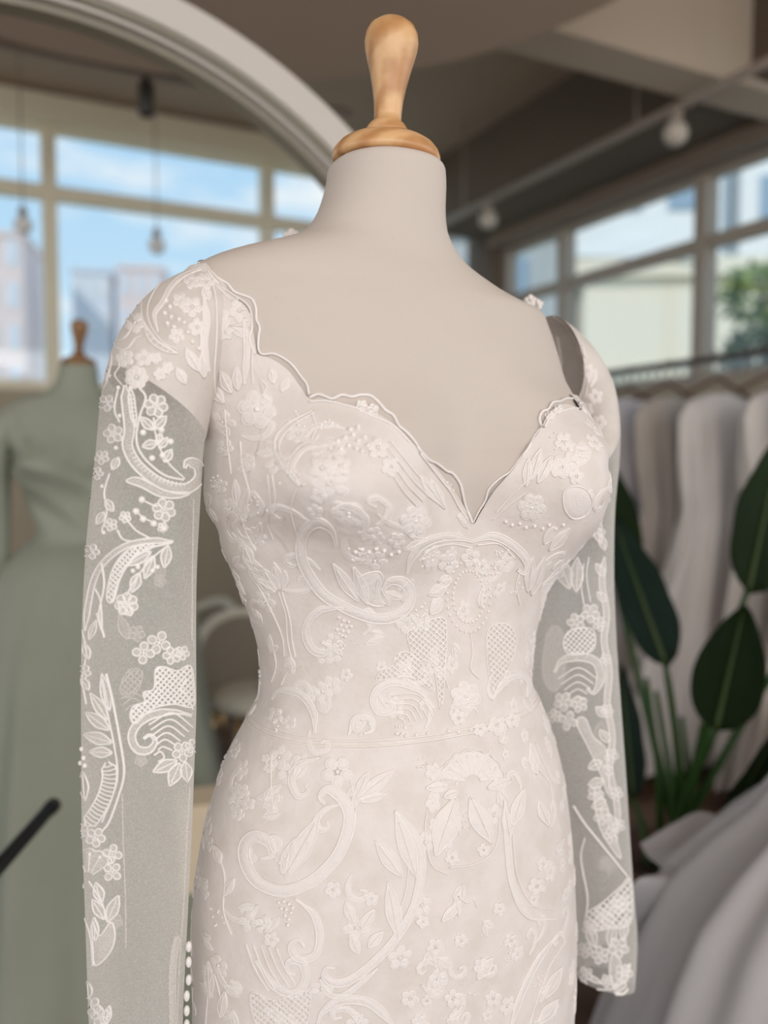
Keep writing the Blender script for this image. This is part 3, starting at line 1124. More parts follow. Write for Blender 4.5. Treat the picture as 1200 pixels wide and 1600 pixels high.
    def ribs(s, c, A, B, n, bulge=0.3):
        """nested arcs from the A line to the B line, bowing away from c"""
        A = [np.array(a, float) for a in A]; B = [np.array(b_, float) for b_ in B]
        c = np.array(c, float)
        for k in range(n):
            u = k / max(1, n - 1)
            a = A[0] * (1 - u) + A[1] * u; b_ = B[0] * (1 - u) + B[1] * u
            m = (a + b_) / 2; d = m - c
            L = np.linalg.norm(d) + 1e-6
            m = m + d / L * np.linalg.norm(b_ - a) * bulge
            s.cord([a, m, b_])


NAMES = dict(band='lace_scroll', leaf='lace_leaf', flower='lace_flower', fan='lace_fan', dots='lace_beads', cord='lace_cord', lattice='lace_lattice', ribs='lace_shell', pad='lace_petal')


def put(parent, fn, mats, specs, r=CORD, h=0.0009):
    """each spec is (kind, args...) or a list of such: one lace piece each"""
    for sp_ in specs:
        many = sp_ if isinstance(sp_, list) else [sp_]
        for q in many:
            L = Lace(fn, r, h)
            kw = q[-1] if isinstance(q[-1], dict) else {}
            args = q[1:-1] if isinstance(q[-1], dict) else q[1:]
            getattr(L, q[0])(*args, **kw)
            if L.f:
                L.build(NAMES[q[0]], mats, parent)


GM = ['lace_fill', 'cord']
SM = ['lace_sheer', 'lace_white']


def sprig(b, t, n, hw, ll, side=(1, -1)):
    """stem with paired leaves"""
    b, t = np.array(b, float), np.array(t, float)
    d = t - b; L = np.linalg.norm(d); d /= L; e_ = np.array([-d[1], d[0]])
    res = [('cord', [b, (b + t) / 2 + e_ * L * .06, t])]
    for k in range(n):
        u = (k + .6) / n
        p = b + d * L * u
        for s_ in side:
            q = p + d * ll * .75 + e_ * s_ * ll * .62
            res.append(('leaf', p, q, hw))
    return res


# --- bodice: near cup, side and centre
BOD = [
 ('cord', [(488, 642), (453, 661), (434, 680), (430, 703), (441, 728), (452, 742)], {'r': .001}),
 ('cord', [(492, 644), (460, 664), (441, 684), (437, 703), (446, 722)]),
 ('band', [(515, 696), (480, 698), (461, 715), (455, 738), (469, 759)], 10),
 [('flower', (503, 732), 20, 5, .3), ('flower', (532, 728), 17, 5, .8)],
 [('flower', (498, 775), 13, 5, .2), ('flower', (492, 800), 12, 5, .9)],
 ('band', [(526, 853), (518, 828), (497, 816), (477, 830), (470, 857), (477, 887), (503, 926), (538, 949), (576, 964), (607, 966), (633, 952), (641, 929), (630, 910), (610, 908), (599, 922), (607, 935)], 15, {'taper': .12}),
 [('leaf', (560, 940), (520, 880), 9), ('leaf', (575, 945), (552, 885), 9), ('leaf', (585, 935), (590, 900), 8)],
 ('pad', [(560, 905), (575, 895), (592, 893), (598, 905), (590, 925), (600, 945), (580, 945), (566, 930)]),
 ('band', [(538, 950), (503, 952), (484, 968), (478, 991), (488, 1014), (507, 1021), (515, 1010), (503, 1003)], 11),
 ('dots', [(530, 965), (537, 970), (545, 972), (533, 977), (541, 980), (549, 979), (536, 986), (544, 988), (530, 990), (527, 984), (540, 995), (534, 993)], 2.6),
 [('leaf', (432, 925), (402, 905), 7), ('leaf', (434, 922), (412, 888), 8), ('leaf', (438, 920), (428, 878), 8), ('leaf', (442, 922), (445, 890), 7)],
 [('cord', [(436, 925), (447, 960), (450, 1000), (456, 1030)]), ('cord', [(441, 925), (453, 965), (457, 1000), (462, 1026)]), ('cord', [(402, 912), (415, 935), (440, 990), (445, 1025)])],
 [('cord', [(419, 742), (423, 788), (418, 815), (427, 842)]), ('cord', [(426, 742), (431, 780), (428, 805)]), ('cord', [(465, 762), (455, 795), (463, 830), (468, 850)])],
 [('leaf', (372, 790), (368, 748), 6), ('leaf', (378, 800), (390, 760), 6), ('cord', [(375, 800), (385, 830), (400, 860)])],
 [('flower', (402, 640), 30, 6, .2), ('flower', (402, 640), 14, 5, .6)],
 [('flower', (649, 814), 24, 6, .1), ('flower', (649, 814), 12, 5, .5)],
 [('flower', (620, 845), 13, 5, .4), ('flower', (585, 835), 12, 5, .1)],
 ('band', [(566, 838), (572, 815), (560, 798), (540, 790), (520, 795)], 8),
 ('cord', [(488, 645), (494, 668), (488, 690), (500, 700)]),
 ('dots', [(528, 690), (540, 684), (552, 680), (560, 690), (570, 684), (545, 697), (557, 702), (533, 702), (575, 697), (566, 706), (548, 672), (560, 668)], 3.6),
 [('flower', (590, 700), 17, 5, .9), ('flower', (610, 730), 15, 5, .2)],
 ('ribs', (600, 640), [(610, 690), (600, 720)], [(680, 770), (650, 790)], 4, {'bulge': .1}),
 [('leaf', (690, 790), (655, 742), 8), ('leaf', (694, 795), (672, 748), 7)],
 ('dots', [(556, 862), (566, 858), (577, 862), (588, 857), (600, 860), (611, 866), (623, 862)], 3.2),
 # centre front plume
 [('band', [(737, 846), (700, 838), (664, 848), (643, 870), (636, 896)], 12), ('cord', [(737, 856), (704, 850), (672, 858), (655, 876)])],
 [('band', [(737, 846), (772, 838), (806, 856), (824, 880), (818, 896), (808, 890)], 12), ('cord', [(745, 852), (780, 850), (804, 872)])],
 [('leaf', (830, 930), (850, 870), 8), ('leaf', (824, 925), (832, 870), 8), ('cord', [(812, 945), (806, 915), (814, 890)])],
 [('flower', (700, 880), 16, 5, .2), ('flower', (735, 872), 15, 5, .7), ('flower', (752, 886), 12, 5, .1)],
 ('dots', [(732 + 34 * math.cos(a) * k, 932 + 56 * math.sin(a) * k) for k in (1, .72) for a in np.linspace(0, 2 * PI, 30)[:-1]], 2.4),
 [('leaf', (690, 935), (672, 960), 9), ('leaf', (698, 915), (668, 930), 9), ('leaf', (706, 905), (684, 908), 8)],
 [('flower', (634, 975), 15, 5, .5), ('leaf', (655, 985), (640, 960), 8), ('leaf', (662, 985), (664, 956), 8)],
 ('lattice', [(640, 985), (690, 965), (697, 1000), (694, 1060), (688, 1108), (676, 1040), (650, 1030), (640, 1010)], 6.5),
 ('lattice', [(588, 1062), (596, 1048), (612, 1040), (620, 1022), (640, 1020), (660, 1040), (678, 1080), (640, 1058), (610, 1060)], 6.5),
 ('band', [(678, 1106), (654, 1078), (617, 1066), (592, 1075), (583, 1094), (592, 1112), (612, 1112), (614, 1098), (602, 1096)], 10),
 ('ribs', (620, 1130), [(606, 1086), (622, 1122)], [(676, 1118), (632, 1130)], 6, {'bulge': .26}),
 [('flower', (727, 1088), 24, 6, .3), ('flower', (727, 1088), 13, 5, .1), ('flower', (716, 1122), 12, 5, .7)],
 ('lattice', [(762, 985), (790, 975), (806, 1000), (795, 1040), (772, 1080), (762, 1045)], 6.5),
 ('band', [(768, 1092), (790, 1062), (815, 1055), (826, 1068), (822, 1090)], 9),
 [('cord', [(735, 990), (738, 1020), (735, 1045), (748, 1060)]), ('cord', [(698, 1010), (694, 1050), (700, 1075)])],
 # far cup
 [('flower', (831, 793), 22, 6, .2), ('flower', (831, 793), 11, 5, .6)],
 ('pad', [(880, 770), (895, 760), (915, 765), (925, 785), (915, 805), (895, 810), (882, 795)]),
 [('flower', (876, 730), 18, 6, .2), ('flower', (905, 715), 14, 5, .5), ('flower', (900, 745), 12, 5, .9), ('flower', (880, 690), 14, 5, .3)],
 [('leaf', (830, 750), (845, 700), 8), ('leaf', (840, 755), (862, 712), 8), ('leaf', (822, 760), (826, 716), 7)],
 [('cord', [(775, 800), (800, 772), (830, 745), (845, 720)]), ('cord', [(770, 812), (800, 785), (822, 770)])],
 ('dots', [(790, 815), (800, 820), (812, 818), (822, 824), (835, 822), (848, 826), (858, 820), (868, 826), (880, 820)], 3.0),
 [('leaf', (858, 860), (890, 825), 8), ('leaf', (850, 850), (866, 822), 7)],
 # waist line flowers
 ('dots', [(620, 1146), (634, 1150), (650, 1148), (668, 1146), (700, 1142), (716, 1144), (735, 1140)], 3.2),
 [('flower', (776, 1134), 15, 5, .3), ('flower', (800, 1126), 12, 5, .8), ('flower', (750, 1140), 11, 5, .1)],
 [('flower', (430, 1118), 13, 5, .4), ('flower', (452, 1128), 11, 5, .7)],
 ('band', [(492, 1146), (490, 1112), (470, 1085), (440, 1078), (425, 1092)], 10),
 [('cord', [(440, 1070), (450, 1050), (470, 1040)]), ('cord', [(425, 1065), (432, 1040), (428, 1015)])],
 ('band', [(545, 1148), (556, 1122), (578, 1122), (582, 1140), (570, 1146)], 8),
]
# --- near shoulder and strap
BOD += [
 [('cord', [(330, 426), (346, 442), (366, 462), (372, 470)]), ('cord', [(326, 432), (342, 450), (362, 470)])],
 [('flower', (374, 486), 17, 5, .4)],
 [('band', [(381, 502), (386, 530), (386, 560), (382, 600)], 9), ('cord', [(395, 545), (394, 570), (396, 600)])],
 [('flower', (340, 500), 20, 6, .4), ('flower', (330, 528), 15, 5, .1), ('flower', (352, 520), 12, 5, .8)],
 [('leaf', (362, 615), (345, 580), 8), ('leaf', (372, 610), (370, 572), 7), ('leaf', (350, 630), (328, 600), 8)],
 [('leaf', (428, 600), (424, 575), 6), ('leaf', (440, 612), (452, 590), 6), ('cord', [(410, 595), (418, 605), (412, 618), (424, 628)])],
 [('cord', [(352, 640), (356, 690), (362, 740)]), ('cord', [(376, 690), (380, 730), (392, 770)])],
 [('flower', (352, 700), 13, 5, .2), ('flower', (344, 760), 12, 5, .8), ('flower', (388, 720), 12, 5, .5)],
 [('leaf', (395, 880), (382, 850), 7), ('leaf', (400, 850), (408, 815), 7)],
]
put(bodice, on_gown, GM, BOD)

SKI = [
 ('band', [(500, 1184), (467, 1196), (456, 1221), (467, 1244), (481, 1238), (478, 1226)], 10),
 ('flower', (527, 1206), 25, 5, .3),
 ('band', [(508, 1256), (500, 1246), (512, 1233), (533, 1246), (546, 1275), (537, 1317), (517, 1350), (483, 1379), (442, 1392), (404, 1379), (385, 1350), (383, 1321), (400, 1306), (421, 1317), (425, 1337), (408, 1342)], 17, {'taper': .1}),
 [('cord', [(548, 1222), (556, 1260), (552, 1300), (540, 1330)])],
 ('leaf', (446, 1371), (500, 1274), 15),
 ('leaf', (440, 1365), (462, 1308), 9),
 ('pad', [(420, 1312), (428, 1304), (438, 1310), (440, 1324), (428, 1332)]),
 [('leaf', (558, 1246), (575, 1206), 8), ('leaf', (560, 1248), (617, 1202), 10), ('leaf', (562, 1252), (604, 1240), 7)],
 ('dots', [(436, 1410), (444, 1408), (452, 1412), (458, 1418), (440, 1419), (448, 1421), (455, 1426), (446, 1430), (452, 1436), (450, 1445)], 3.0),
 ('band', [(462, 1404), (490, 1428), (500, 1462), (492, 1492), (467, 1497), (454, 1479), (467, 1468), (476, 1479)], 11),
 ('band', [(617, 1267), (632, 1285), (653, 1317), (658, 1358), (646, 1417), (617, 1467), (583, 1504), (550, 1529), (526, 1536), (508, 1526), (510, 1512), (524, 1512)], 12, {'taper': .1}),
 [('leaf', (650, 1370), (618, 1268), 13), ('leaf', (628, 1370), (586, 1312), 12)],
 [('leaf', (622, 1465), (606, 1378), 12), ('cord', [(640, 1330), (634, 1390), (618, 1440)])],
 ('band', [(500, 1528), (510, 1550), (532, 1556), (560, 1538), (590, 1512)], 7),
 [('flower', (388, 1440), 15, 4, .2), ('flower', (412, 1446), 14, 4, .7), ('flower', (424, 1468), 12, 5, .1)],
 ('band', [(400, 1500), (430, 1540), (460, 1552), (478, 1530), (472, 1504), (452, 1502), (450, 1518), (462, 1522)], 12),
 ('ribs', (480, 1450), [(385, 1475), (432, 1480)], [(420, 1548), (462, 1538)], 5, {'bulge': .05}),
 ('lattice', [(392, 1552), (430, 1562), (480, 1548), (484, 1575), (470, 1610), (410, 1612)], 7),
 ('fan', (738, 1222), 12, 48, PI * 1.04, PI * 1.96, 8),
 [('flower', (676, 1206), 13, 5, .2), ('leaf', (700, 1228), (664, 1232), 8), ('leaf', (716, 1236), (692, 1246), 7), ('leaf', (760, 1232), (800, 1218), 8)],
 [('leaf', (712, 1246), (680, 1338), 20), ('cord', [(668, 1262), (664, 1300), (674, 1350), (700, 1366)])],
 [('leaf', (735, 1245), (768, 1318), 17), ('cord', [(776, 1250), (780, 1290), (770, 1330), (740, 1350), (702, 1356)])],
 [('flower', (706, 1340), 11, 5, .3), ('flower', (755, 1328), 10, 5, .8)],
 ('band', [(496, 1600), (505, 1580), (535, 1562), (576, 1566), (608, 1594), (618, 1612)], 13),
 [('leaf', (552, 1440), (540, 1408), 8), ('leaf', (565, 1452), (585, 1420), 8), ('leaf', (560, 1490), (548, 1460), 8), ('leaf', (575, 1480), (598, 1455), 8)],
 [('flower', (520, 1390), 13, 5, .4), ('flower', (580, 1404), 11, 5, .9)],
 [('flower', (420, 1200), 8, 5, .4), ('flower', (416, 1185), 7, 5, .1), ('cord', [(425, 1180), (424, 1220), (428, 1270)]), ('leaf', (424, 1230), (414, 1252), 5), ('leaf', (426, 1260), (436, 1240), 5)],
 [('flower', (378, 1236), 12, 5, .4), ('flower', (388, 1255), 11, 5, .8), ('flower', (372, 1272), 10, 5, .2)],
 [('cord', [(340, 1330), (352, 1370), (350, 1420), (362, 1460)]), ('leaf', (345, 1350), (336, 1320), 6), ('leaf', (352, 1400), (366, 1372), 6)],
 [('leaf', (330, 1560), (326, 1500), 7), ('cord', [(322, 1600), (326, 1555), (334, 1520), (346, 1560)]), ('leaf', (345, 1590), (352, 1548), 7)],
 # far side of the skirt
 [('band', [(788, 1250), (792, 1310), (800, 1380), (824, 1430), (868, 1436)], 9), ('cord', [(800, 1300), (808, 1370), (832, 1414), (866, 1420)])],
 [('leaf', (796, 1310), (788, 1260), 8), ('leaf', (800, 1290), (818, 1232), 10)],
 [('cord', [(826, 1158), (836, 1195), (858, 1225), (866, 1270), (874, 1300)]), ('cord', [(836, 1160), (850, 1195), (868, 1230)])],
 [('leaf', (838, 1210), (828, 1160), 7), ('leaf', (856, 1290), (840, 1250), 8)],
 [('flower', (838, 1385), 14, 5, .4), ('flower', (848, 1350), 11, 5, .9)],
 [('flower', (680, 1480), 14, 5, .3), ('flower', (684, 1530), 15, 5, .7), ('flower', (720, 1470), 11, 5, .1), ('flower', (660, 1440), 10, 5, .5)],
 [('flower', (752, 1510), 13, 5, .2), ('flower', (708, 1560), 14, 5, .8), ('leaf', (745, 1530), (770, 1495), 8)],
 [('cord', [(716, 1400), (728, 1410), (740, 1405), (745, 1418)]), ('leaf', (716, 1430), (712, 1400), 6), ('leaf', (690, 1440), (720, 1408), 7)],
 [('flower', (780, 1420), 10, 5, .2), ('flower', (798, 1470), 11, 5, .4), ('flower', (770, 1560), 13, 5, .9)],
 [('band', [(870, 1460), (840, 1500), (815, 1550), (795, 1610)], 9), ('cord', [(884, 1470), (858, 1510), (836, 1570), (826, 1610)])],
 [('leaf', (850, 1560), (878, 1510), 9), ('leaf', (840, 1600), (872, 1560), 9)],
 [('flower', (640, 1560), 14, 5, .1), ('flower', (655, 1595), 12, 5, .6), ('flower', (560, 1590), 8, 5, .6)],
]
put(skirt, on_gown, GM, SKI)

# --- neckline: scalloped double cord standing at the edge
NE = [
 ('cord', [(322, 414), (330, 424), (342, 436), (356, 444), (366, 456), (380, 462), (394, 468), (400, 482), (401, 500), (406, 512), (404, 528), (404, 545), (410, 554), (428, 553), (446, 562), (458, 572), (470, 588), (480, 602), (483, 618)], {'r': .0012}),
 ('cord', [(326, 424), (342, 444), (362, 460), (384, 474), (392, 488), (394, 512), (390, 530), (398, 553)]),
 ('cord', [(484, 622), (498, 617), (512, 622), (520, 624), (534, 618), (550, 621), (562, 618), (578, 619), (590, 628), (602, 642), (614, 650), (622, 666), (634, 676), (646, 690), (655, 704)], {'r': .0014}),
 ('cord', [(484, 628), (510, 627), (540, 634), (560, 640), (580, 650), (600, 658), (620, 670), (640, 692)]),
 [('flower', (565, 635), 9, 5, .3), ('flower', (582, 641), 9, 5, .8)],
 ('cord', [(655, 704), (668, 718), (682, 725), (696, 736), (706, 740), (718, 756), (722, 772), (726, 790), (733, 806), (737, 816)], {'r': .0014}),
 ('cord', [(655, 708), (674, 732), (688, 750), (704, 770), (716, 792), (730, 812)]),
 ('dots', [(698, 754), (703, 758), (701, 764), (707, 766)], 2.4),
 ('cord', [(738, 817), (748, 798), (758, 782), (764, 764), (780, 748), (796, 738), (810, 720), (824, 702), (836, 680), (846, 668)], {'r': .0012}),
 ('cord', [(846, 668), (842, 656), (846, 644), (856, 640), (862, 630), (874, 628), (882, 624), (894, 624), (902, 630), (912, 630)], {'r': .0014}),
 ('cord', [(850, 668), (858, 654), (868, 646), (880, 642), (896, 638), (908, 640)]),
 [('flower', (872, 640), 7, 5, .2), ('flower', (858, 650), 7, 5, .8)],
]


def nearest_hit(x, y):
    h1, h2 = on_gown(x, y), on_torso(x, y)
    if h1 and h2:
        return h1 if (h1[0] - CAM).length < (h2[0] - CAM).length else h2
    return h1 or h2


for q in NE:
    many = q if isinstance(q, list) else [q]
    L = Lace(nearest_hit, 0.0010, 0.0009)
    for k in many:
        kw = k[-1] if isinstance(k[-1], dict) else {}
        getattr(L, k[0])(*(k[1:-1] if kw else k[1:]), **kw)
    if L.f:
        L.build('neckline_scallop', ['lace_fill', 'cord'], bodice)

# --- near sleeve
cap_specs = [
 [('cord', [(316, 402), (285, 410), (258, 424), (234, 446), (222, 472), (226, 506), (246, 534), (276, 552)]), ('cord', [(318, 408), (290, 418), (264, 432), (244, 452), (232, 478), (234, 504), (252, 532), (278, 548)])],
 [('band', [(318, 420), (290, 430), (268, 448), (254, 474), (242, 492), (248, 520)], 6)],
 ('band', [(226, 506), (240, 532), (260, 546), (278, 552)], 9, {'ladder': 3}),
 [('cord', [(188, 506), (180, 516), (184, 532), (196, 528), (206, 512), (198, 500)]), ('cord', [(172, 524), (168, 540), (176, 556), (170, 590), (164, 606)])],
 [('cord', [(176, 530), (186, 545), (200, 545), (212, 530), (224, 526)]), ('cord', [(184, 555), (188, 572), (180, 586), (192, 602)])],
 [('flower', (212, 505), 16, 5, .2), ('flower', (196, 560), 14, 5, .6), ('flower', (225, 560), 14, 5, .9)],
 [('flower', (214, 590), 18, 7, .1), ('flower', (244, 560), 9, 5, .3), ('flower', (250, 585), 10, 5, .7)],
 [('flower', (300, 480), 16, 5, .3), ('flower', (308, 512), 14, 5, .8), ('flower', (282, 470), 12, 5, .1)],
 ('dots', [(260, 470), (266, 480), (258, 490), (268, 496), (262, 506), (272, 512), (280, 500), (288, 505), (294, 520), (284, 528), (300, 535), (310, 545)], 3.2),
 [('leaf', (310, 580), (290, 545), 8), ('leaf', (318, 590), (314, 552), 7)],
 [('flower', (322, 440), 14, 5, .2), ('flower', (300, 440), 12, 5, .7), ('leaf', (326, 470), (318, 448), 7)],
 [('band', [(318, 460), (322, 500), (318, 540), (326, 580)], 10), ('flower', (276, 525), 12, 5, .4), ('flower', (262, 575), 9, 5, .2)],
 [('cord', [(322, 425), (336, 460), (338, 520), (334, 580), (336, 620)]), ('leaf', (290, 600), (276, 575), 7)],
 [('flower', (186, 480), 12, 5, .3), ('flower', (206, 470), 12, 5, .8), ('flower', (164, 585), 10, 5, .3)],
]
put(cap_l, on_l, GM, cap_specs)

SLV = [
 # upper arm scroll with ladder filling
 [('band', [(196, 602), (200, 640), (203, 672), (200, 698), (216, 728), (252, 756), (288, 764), (310, 748), (308, 728), (292, 722), (288, 732)], 15, {'taper': .06}), ('band', [(200, 690), (216, 722), (250, 748), (284, 757), (303, 745)], 8, {'ladder': 2, 'cords': False})],
 ('cord', [(218, 606), (228, 622), (218, 654), (214, 690), (226, 716), (256, 742), (286, 750)], {'r': .001}),
 [('band', [(204, 604), (208, 640), (212, 668)], 9, {'ladder': 2})],
 ('pad', [(198, 752), (214, 746), (236, 756), (262, 768), (296, 770), (278, 778), (250, 776), (222, 762)]),
 [('flower', (244, 634), 18, 6, .2)],
 [('cord', [(288, 748), (262, 722), (246, 690), (240, 652)]), ('leaf', (240, 672), (220, 652), 7), ('leaf', (242, 670), (260, 650), 7), ('leaf', (246, 692), (222, 698), 7), ('leaf', (248, 700), (262, 684), 6), ('leaf', (256, 722), (268, 702), 7), ('leaf', (246, 694), (252, 676), 5)],
 ('dots', [(224, 676), (252, 672), (238, 716), (266, 690), (254, 712)], 4.5),
 [('flower', (168, 630), 13, 5, .2)], [('flower', (178, 678), 15, 5, .7)],
 [('flower', (160, 715), 11, 5, .4), ('cord', [(172, 740), (164, 770), (168, 800), (160, 830)]), ('leaf', (166, 780), (178, 800), 6), ('leaf', (164, 800), (152, 820), 6)],
 [('flower', (152, 740), 10, 5, .1), ('flower', (174, 820), 10, 5, .6), ('leaf', (186, 715), (176, 735), 6), ('cord', [(186, 606), (180, 640), (188, 660)])],
 [('leaf', (140, 1030), (132, 1004), 6), ('flower', (132, 1050), 11, 5, .3), ('leaf', (140, 1078), (128, 1058), 6), ('cord', [(130, 985), (136, 1020), (130, 1060), (136, 1100)])],
 ('dots', [(186, 606), (188, 650), (182, 700), (161, 760), (163, 832)], 3.2),
 # middle sprig
 [('flower', (256, 797), 18, 6, .3), ('flower', (254, 824), 8, 5, .1)],
 [('dots', [(222, 781), (213, 799), (224, 811), (240, 818), (256, 826)], 5.0), ('cord', [(222, 781), (236, 788), (246, 792)]), ('cord', [(213, 799), (226, 810), (240, 816)])],
 [('cord', [(196, 808), (212, 828), (236, 842)]), ('flower', (196, 808), 9, 5, .4), ('cord', [(184, 828), (192, 842), (206, 846)])],
 # long curling leaf with net filling
 ('band', [(270, 846), (236, 845), (200, 852), (170, 872), (150, 900), (140, 940), (134, 985)], 8, {'taper': .1}),
 ('lattice', [(228, 850), (200, 860), (182, 880), (172, 905), (168, 935), (178, 940), (188, 905), (206, 875), (240, 854)], 6.0),
 ('cord', [(268, 848), (230, 858), (204, 878), (188, 905), (176, 940)], {'r': .001}),
 ('cord', [(160, 880), (164, 915), (156, 960), (164, 996)], {'r': .001}),
 [('leaf', (262, 852), (256, 888), 8), ('leaf', (240, 868), (226, 905), 8), ('leaf', (236, 862), (198, 884), 8), ('leaf', (218, 895), (206, 926), 8), ('cord', [(262, 852), (238, 872), (214, 902), (198, 930)])],
 [('flower', (198, 944), 18, 7, .3), ('leaf', (186, 940), (206, 962), 8)],
 ('dots', [(208, 892), (216, 886), (246, 886), (238, 892)], 3.5),
 [('flower', (144, 862), 12, 5, .1)],
 [('cord', [(152, 958), (160, 985), (158, 940), (150, 920)]), ('leaf', (140, 1000), (152, 968), 5)],
 # right hand motif: flowers, net leaf, shell
 [('flower', (248, 1004), 18, 4, .4), ('flower', (224, 1020), 17, 4, .1)],
 [('flower', (268, 1024), 14, 5, .6), ('flower', (284, 1020), 11, 5, .2)],
 ('lattice', [(243, 1046), (256, 1042), (276, 1048), (296, 1040), (302, 1070), (300, 1104), (270, 1100), (236, 1108), (212, 1130), (204, 1120), (208, 1104), (226, 1096), (224, 1082), (240, 1076)], 6.5),
 ('cord', [(300, 1108), (290, 1085), (282, 1076), (290, 1060)], {'r': .001}),
 ('band', [(298, 1118), (272, 1112), (240, 1116), (216, 1130), (206, 1150), (214, 1170), (232, 1172), (242, 1158), (234, 1148), (224, 1154)], 11),
 ('ribs', (262, 1180), [(232, 1132), (246, 1172)], [(300, 1136), (268, 1172)], 6, {'bulge': .3}),
 [('flower', (284, 1174), 16, 5, .2), ('flower', (300, 1166), 11, 5, .8), ('cord', [(240, 1180), (250, 1174), (256, 1184), (246, 1190)])],
 [('leaf', (276, 1188), (238, 1206), 9), ('leaf', (280, 1192), (264, 1228), 10), ('leaf', (288, 1190), (292, 1222), 9)],
 # outer edge motif
 [('cord', [(167, 1052), (178, 1100), (192, 1180), (194, 1210), (188, 1236), (172, 1282), (160, 1299)], {'r': .0011}), ('cord', [(160, 1060), (168, 1110), (180, 1170), (184, 1212), (176, 1245), (160, 1284)])],
 [('leaf', (172, 1110), (160, 1052), 8), ('leaf', (172, 1140), (134, 1112), 9), ('leaf', (176, 1160), (130, 1146), 9), ('leaf', (176, 1176), (140, 1174), 8), ('leaf', (170, 1125), (142, 1082), 8)],
 ('band', [(168, 1190), (172, 1212), (166, 1240), (152, 1268), (136, 1290)], 22, {'ladder': 2, 'taper': .08}),
 [('leaf', (134, 1250), (130, 1204), 7)],
 ('dots', [(126, 1178), (132, 1184), (127, 1192), (134, 1196), (129, 1170)], 3.6),
 [('flower', (150, 1308), 15, 5, .2), ('flower', (128, 1298), 12, 5, .6)],
 ('fan', (138, 1372), 10, 44, PI * 1.25, PI * 1.80, 5),
 [('flower', (176, 1334), 15, 4, .2), ('flower', (176, 1362), 15, 4, .7)],
 [('leaf', (160, 1410), (150, 1378), 8), ('leaf', (164, 1436), (145, 1404), 8), ('leaf', (168, 1440), (186, 1398), 9), ('cord', [(168, 1440), (160, 1410), (140, 1376)])],
 [('pad', [(146, 1440), (156, 1462), (174, 1440), (180, 1462), (172, 1488), (150, 1508), (146, 1480)]), ('leaf', (150, 1470), (148, 1432), 6)],
 ('cord', [(132, 1380), (130, 1420), (142, 1462), (146, 1508)]),
 # lower fragments
 [('flower', (144, 1572), 15, 5, .3), ('flower', (158, 1588), 15, 5, .8), ('leaf', (140, 1560), (138, 1532), 6), ('leaf', (165, 1600), (172, 1570), 6)],
]
put(sleeve_l, on_l, SM, SLV, r=0.00085, h=0.0006)
BACKL = [
 [('flower', (214, 990), 13, 5, .2)], ('lattice', [(192, 1062), (204, 1046), (222, 1050), (216, 1078), (200, 1090), (188, 1080)], 7),
 ('ribs', (210, 1120), [(190, 1092), (196, 1110)], [(226, 1092), (222, 1108)], 3), ('flower', (220, 1188), 10, 5, .2),
 [('leaf', (246, 905), (256, 880), 8), ('flower', (250, 908), 10, 5, .1)], [('flower', (150, 780), 13, 5, .2), ('leaf', (150, 800), (160, 830), 8)],
 [('flower', (180, 1440), 12, 5, .3), ('leaf', (200, 1000), (186, 960), 8)],
]
put(sleeve_l, on_lb, SM, BACKL, r=0.0008, h=0.0005)
# seam and placket of the near sleeve
put(sleeve_l, on_l, ['tulle', 'lace_sheer'], [('cord', [(191, 1240), (193, 1320), (196, 1400), (197, 1480)]), ('cord', [(302, 780), (300, 900), (299, 1000)]), ('cord', [(296, 1230), (290, 1330), (286, 1420), (280, 1500), (276, 1600)])], r=.0006)
pk = Lace(on_l, .0006, .0006)
pk.band([(278, 1462), (272, 1490), (269, 1530), (270, 1620)], 9, taper=.02)
pk.build('placket', ['lace_sheer', 'lace_sheer'], sleeve_l)
for by in (1478, 1502, 1530, 1555, 1578, 1600):
    q = None
    for bx in (297, 294, 291, 288, 285, 282, 279):
        q = on_l(bx, by)
        if q:
            break
    if q:
        bb2 = MB(); bb2.ball(q[0] + Vector((0.004, -0.001, 0)), 0.0042, 12, 8, 0, (0.62, 0.7, 1.15))
        bb2.build('button', 'pearl', sleeve_l)

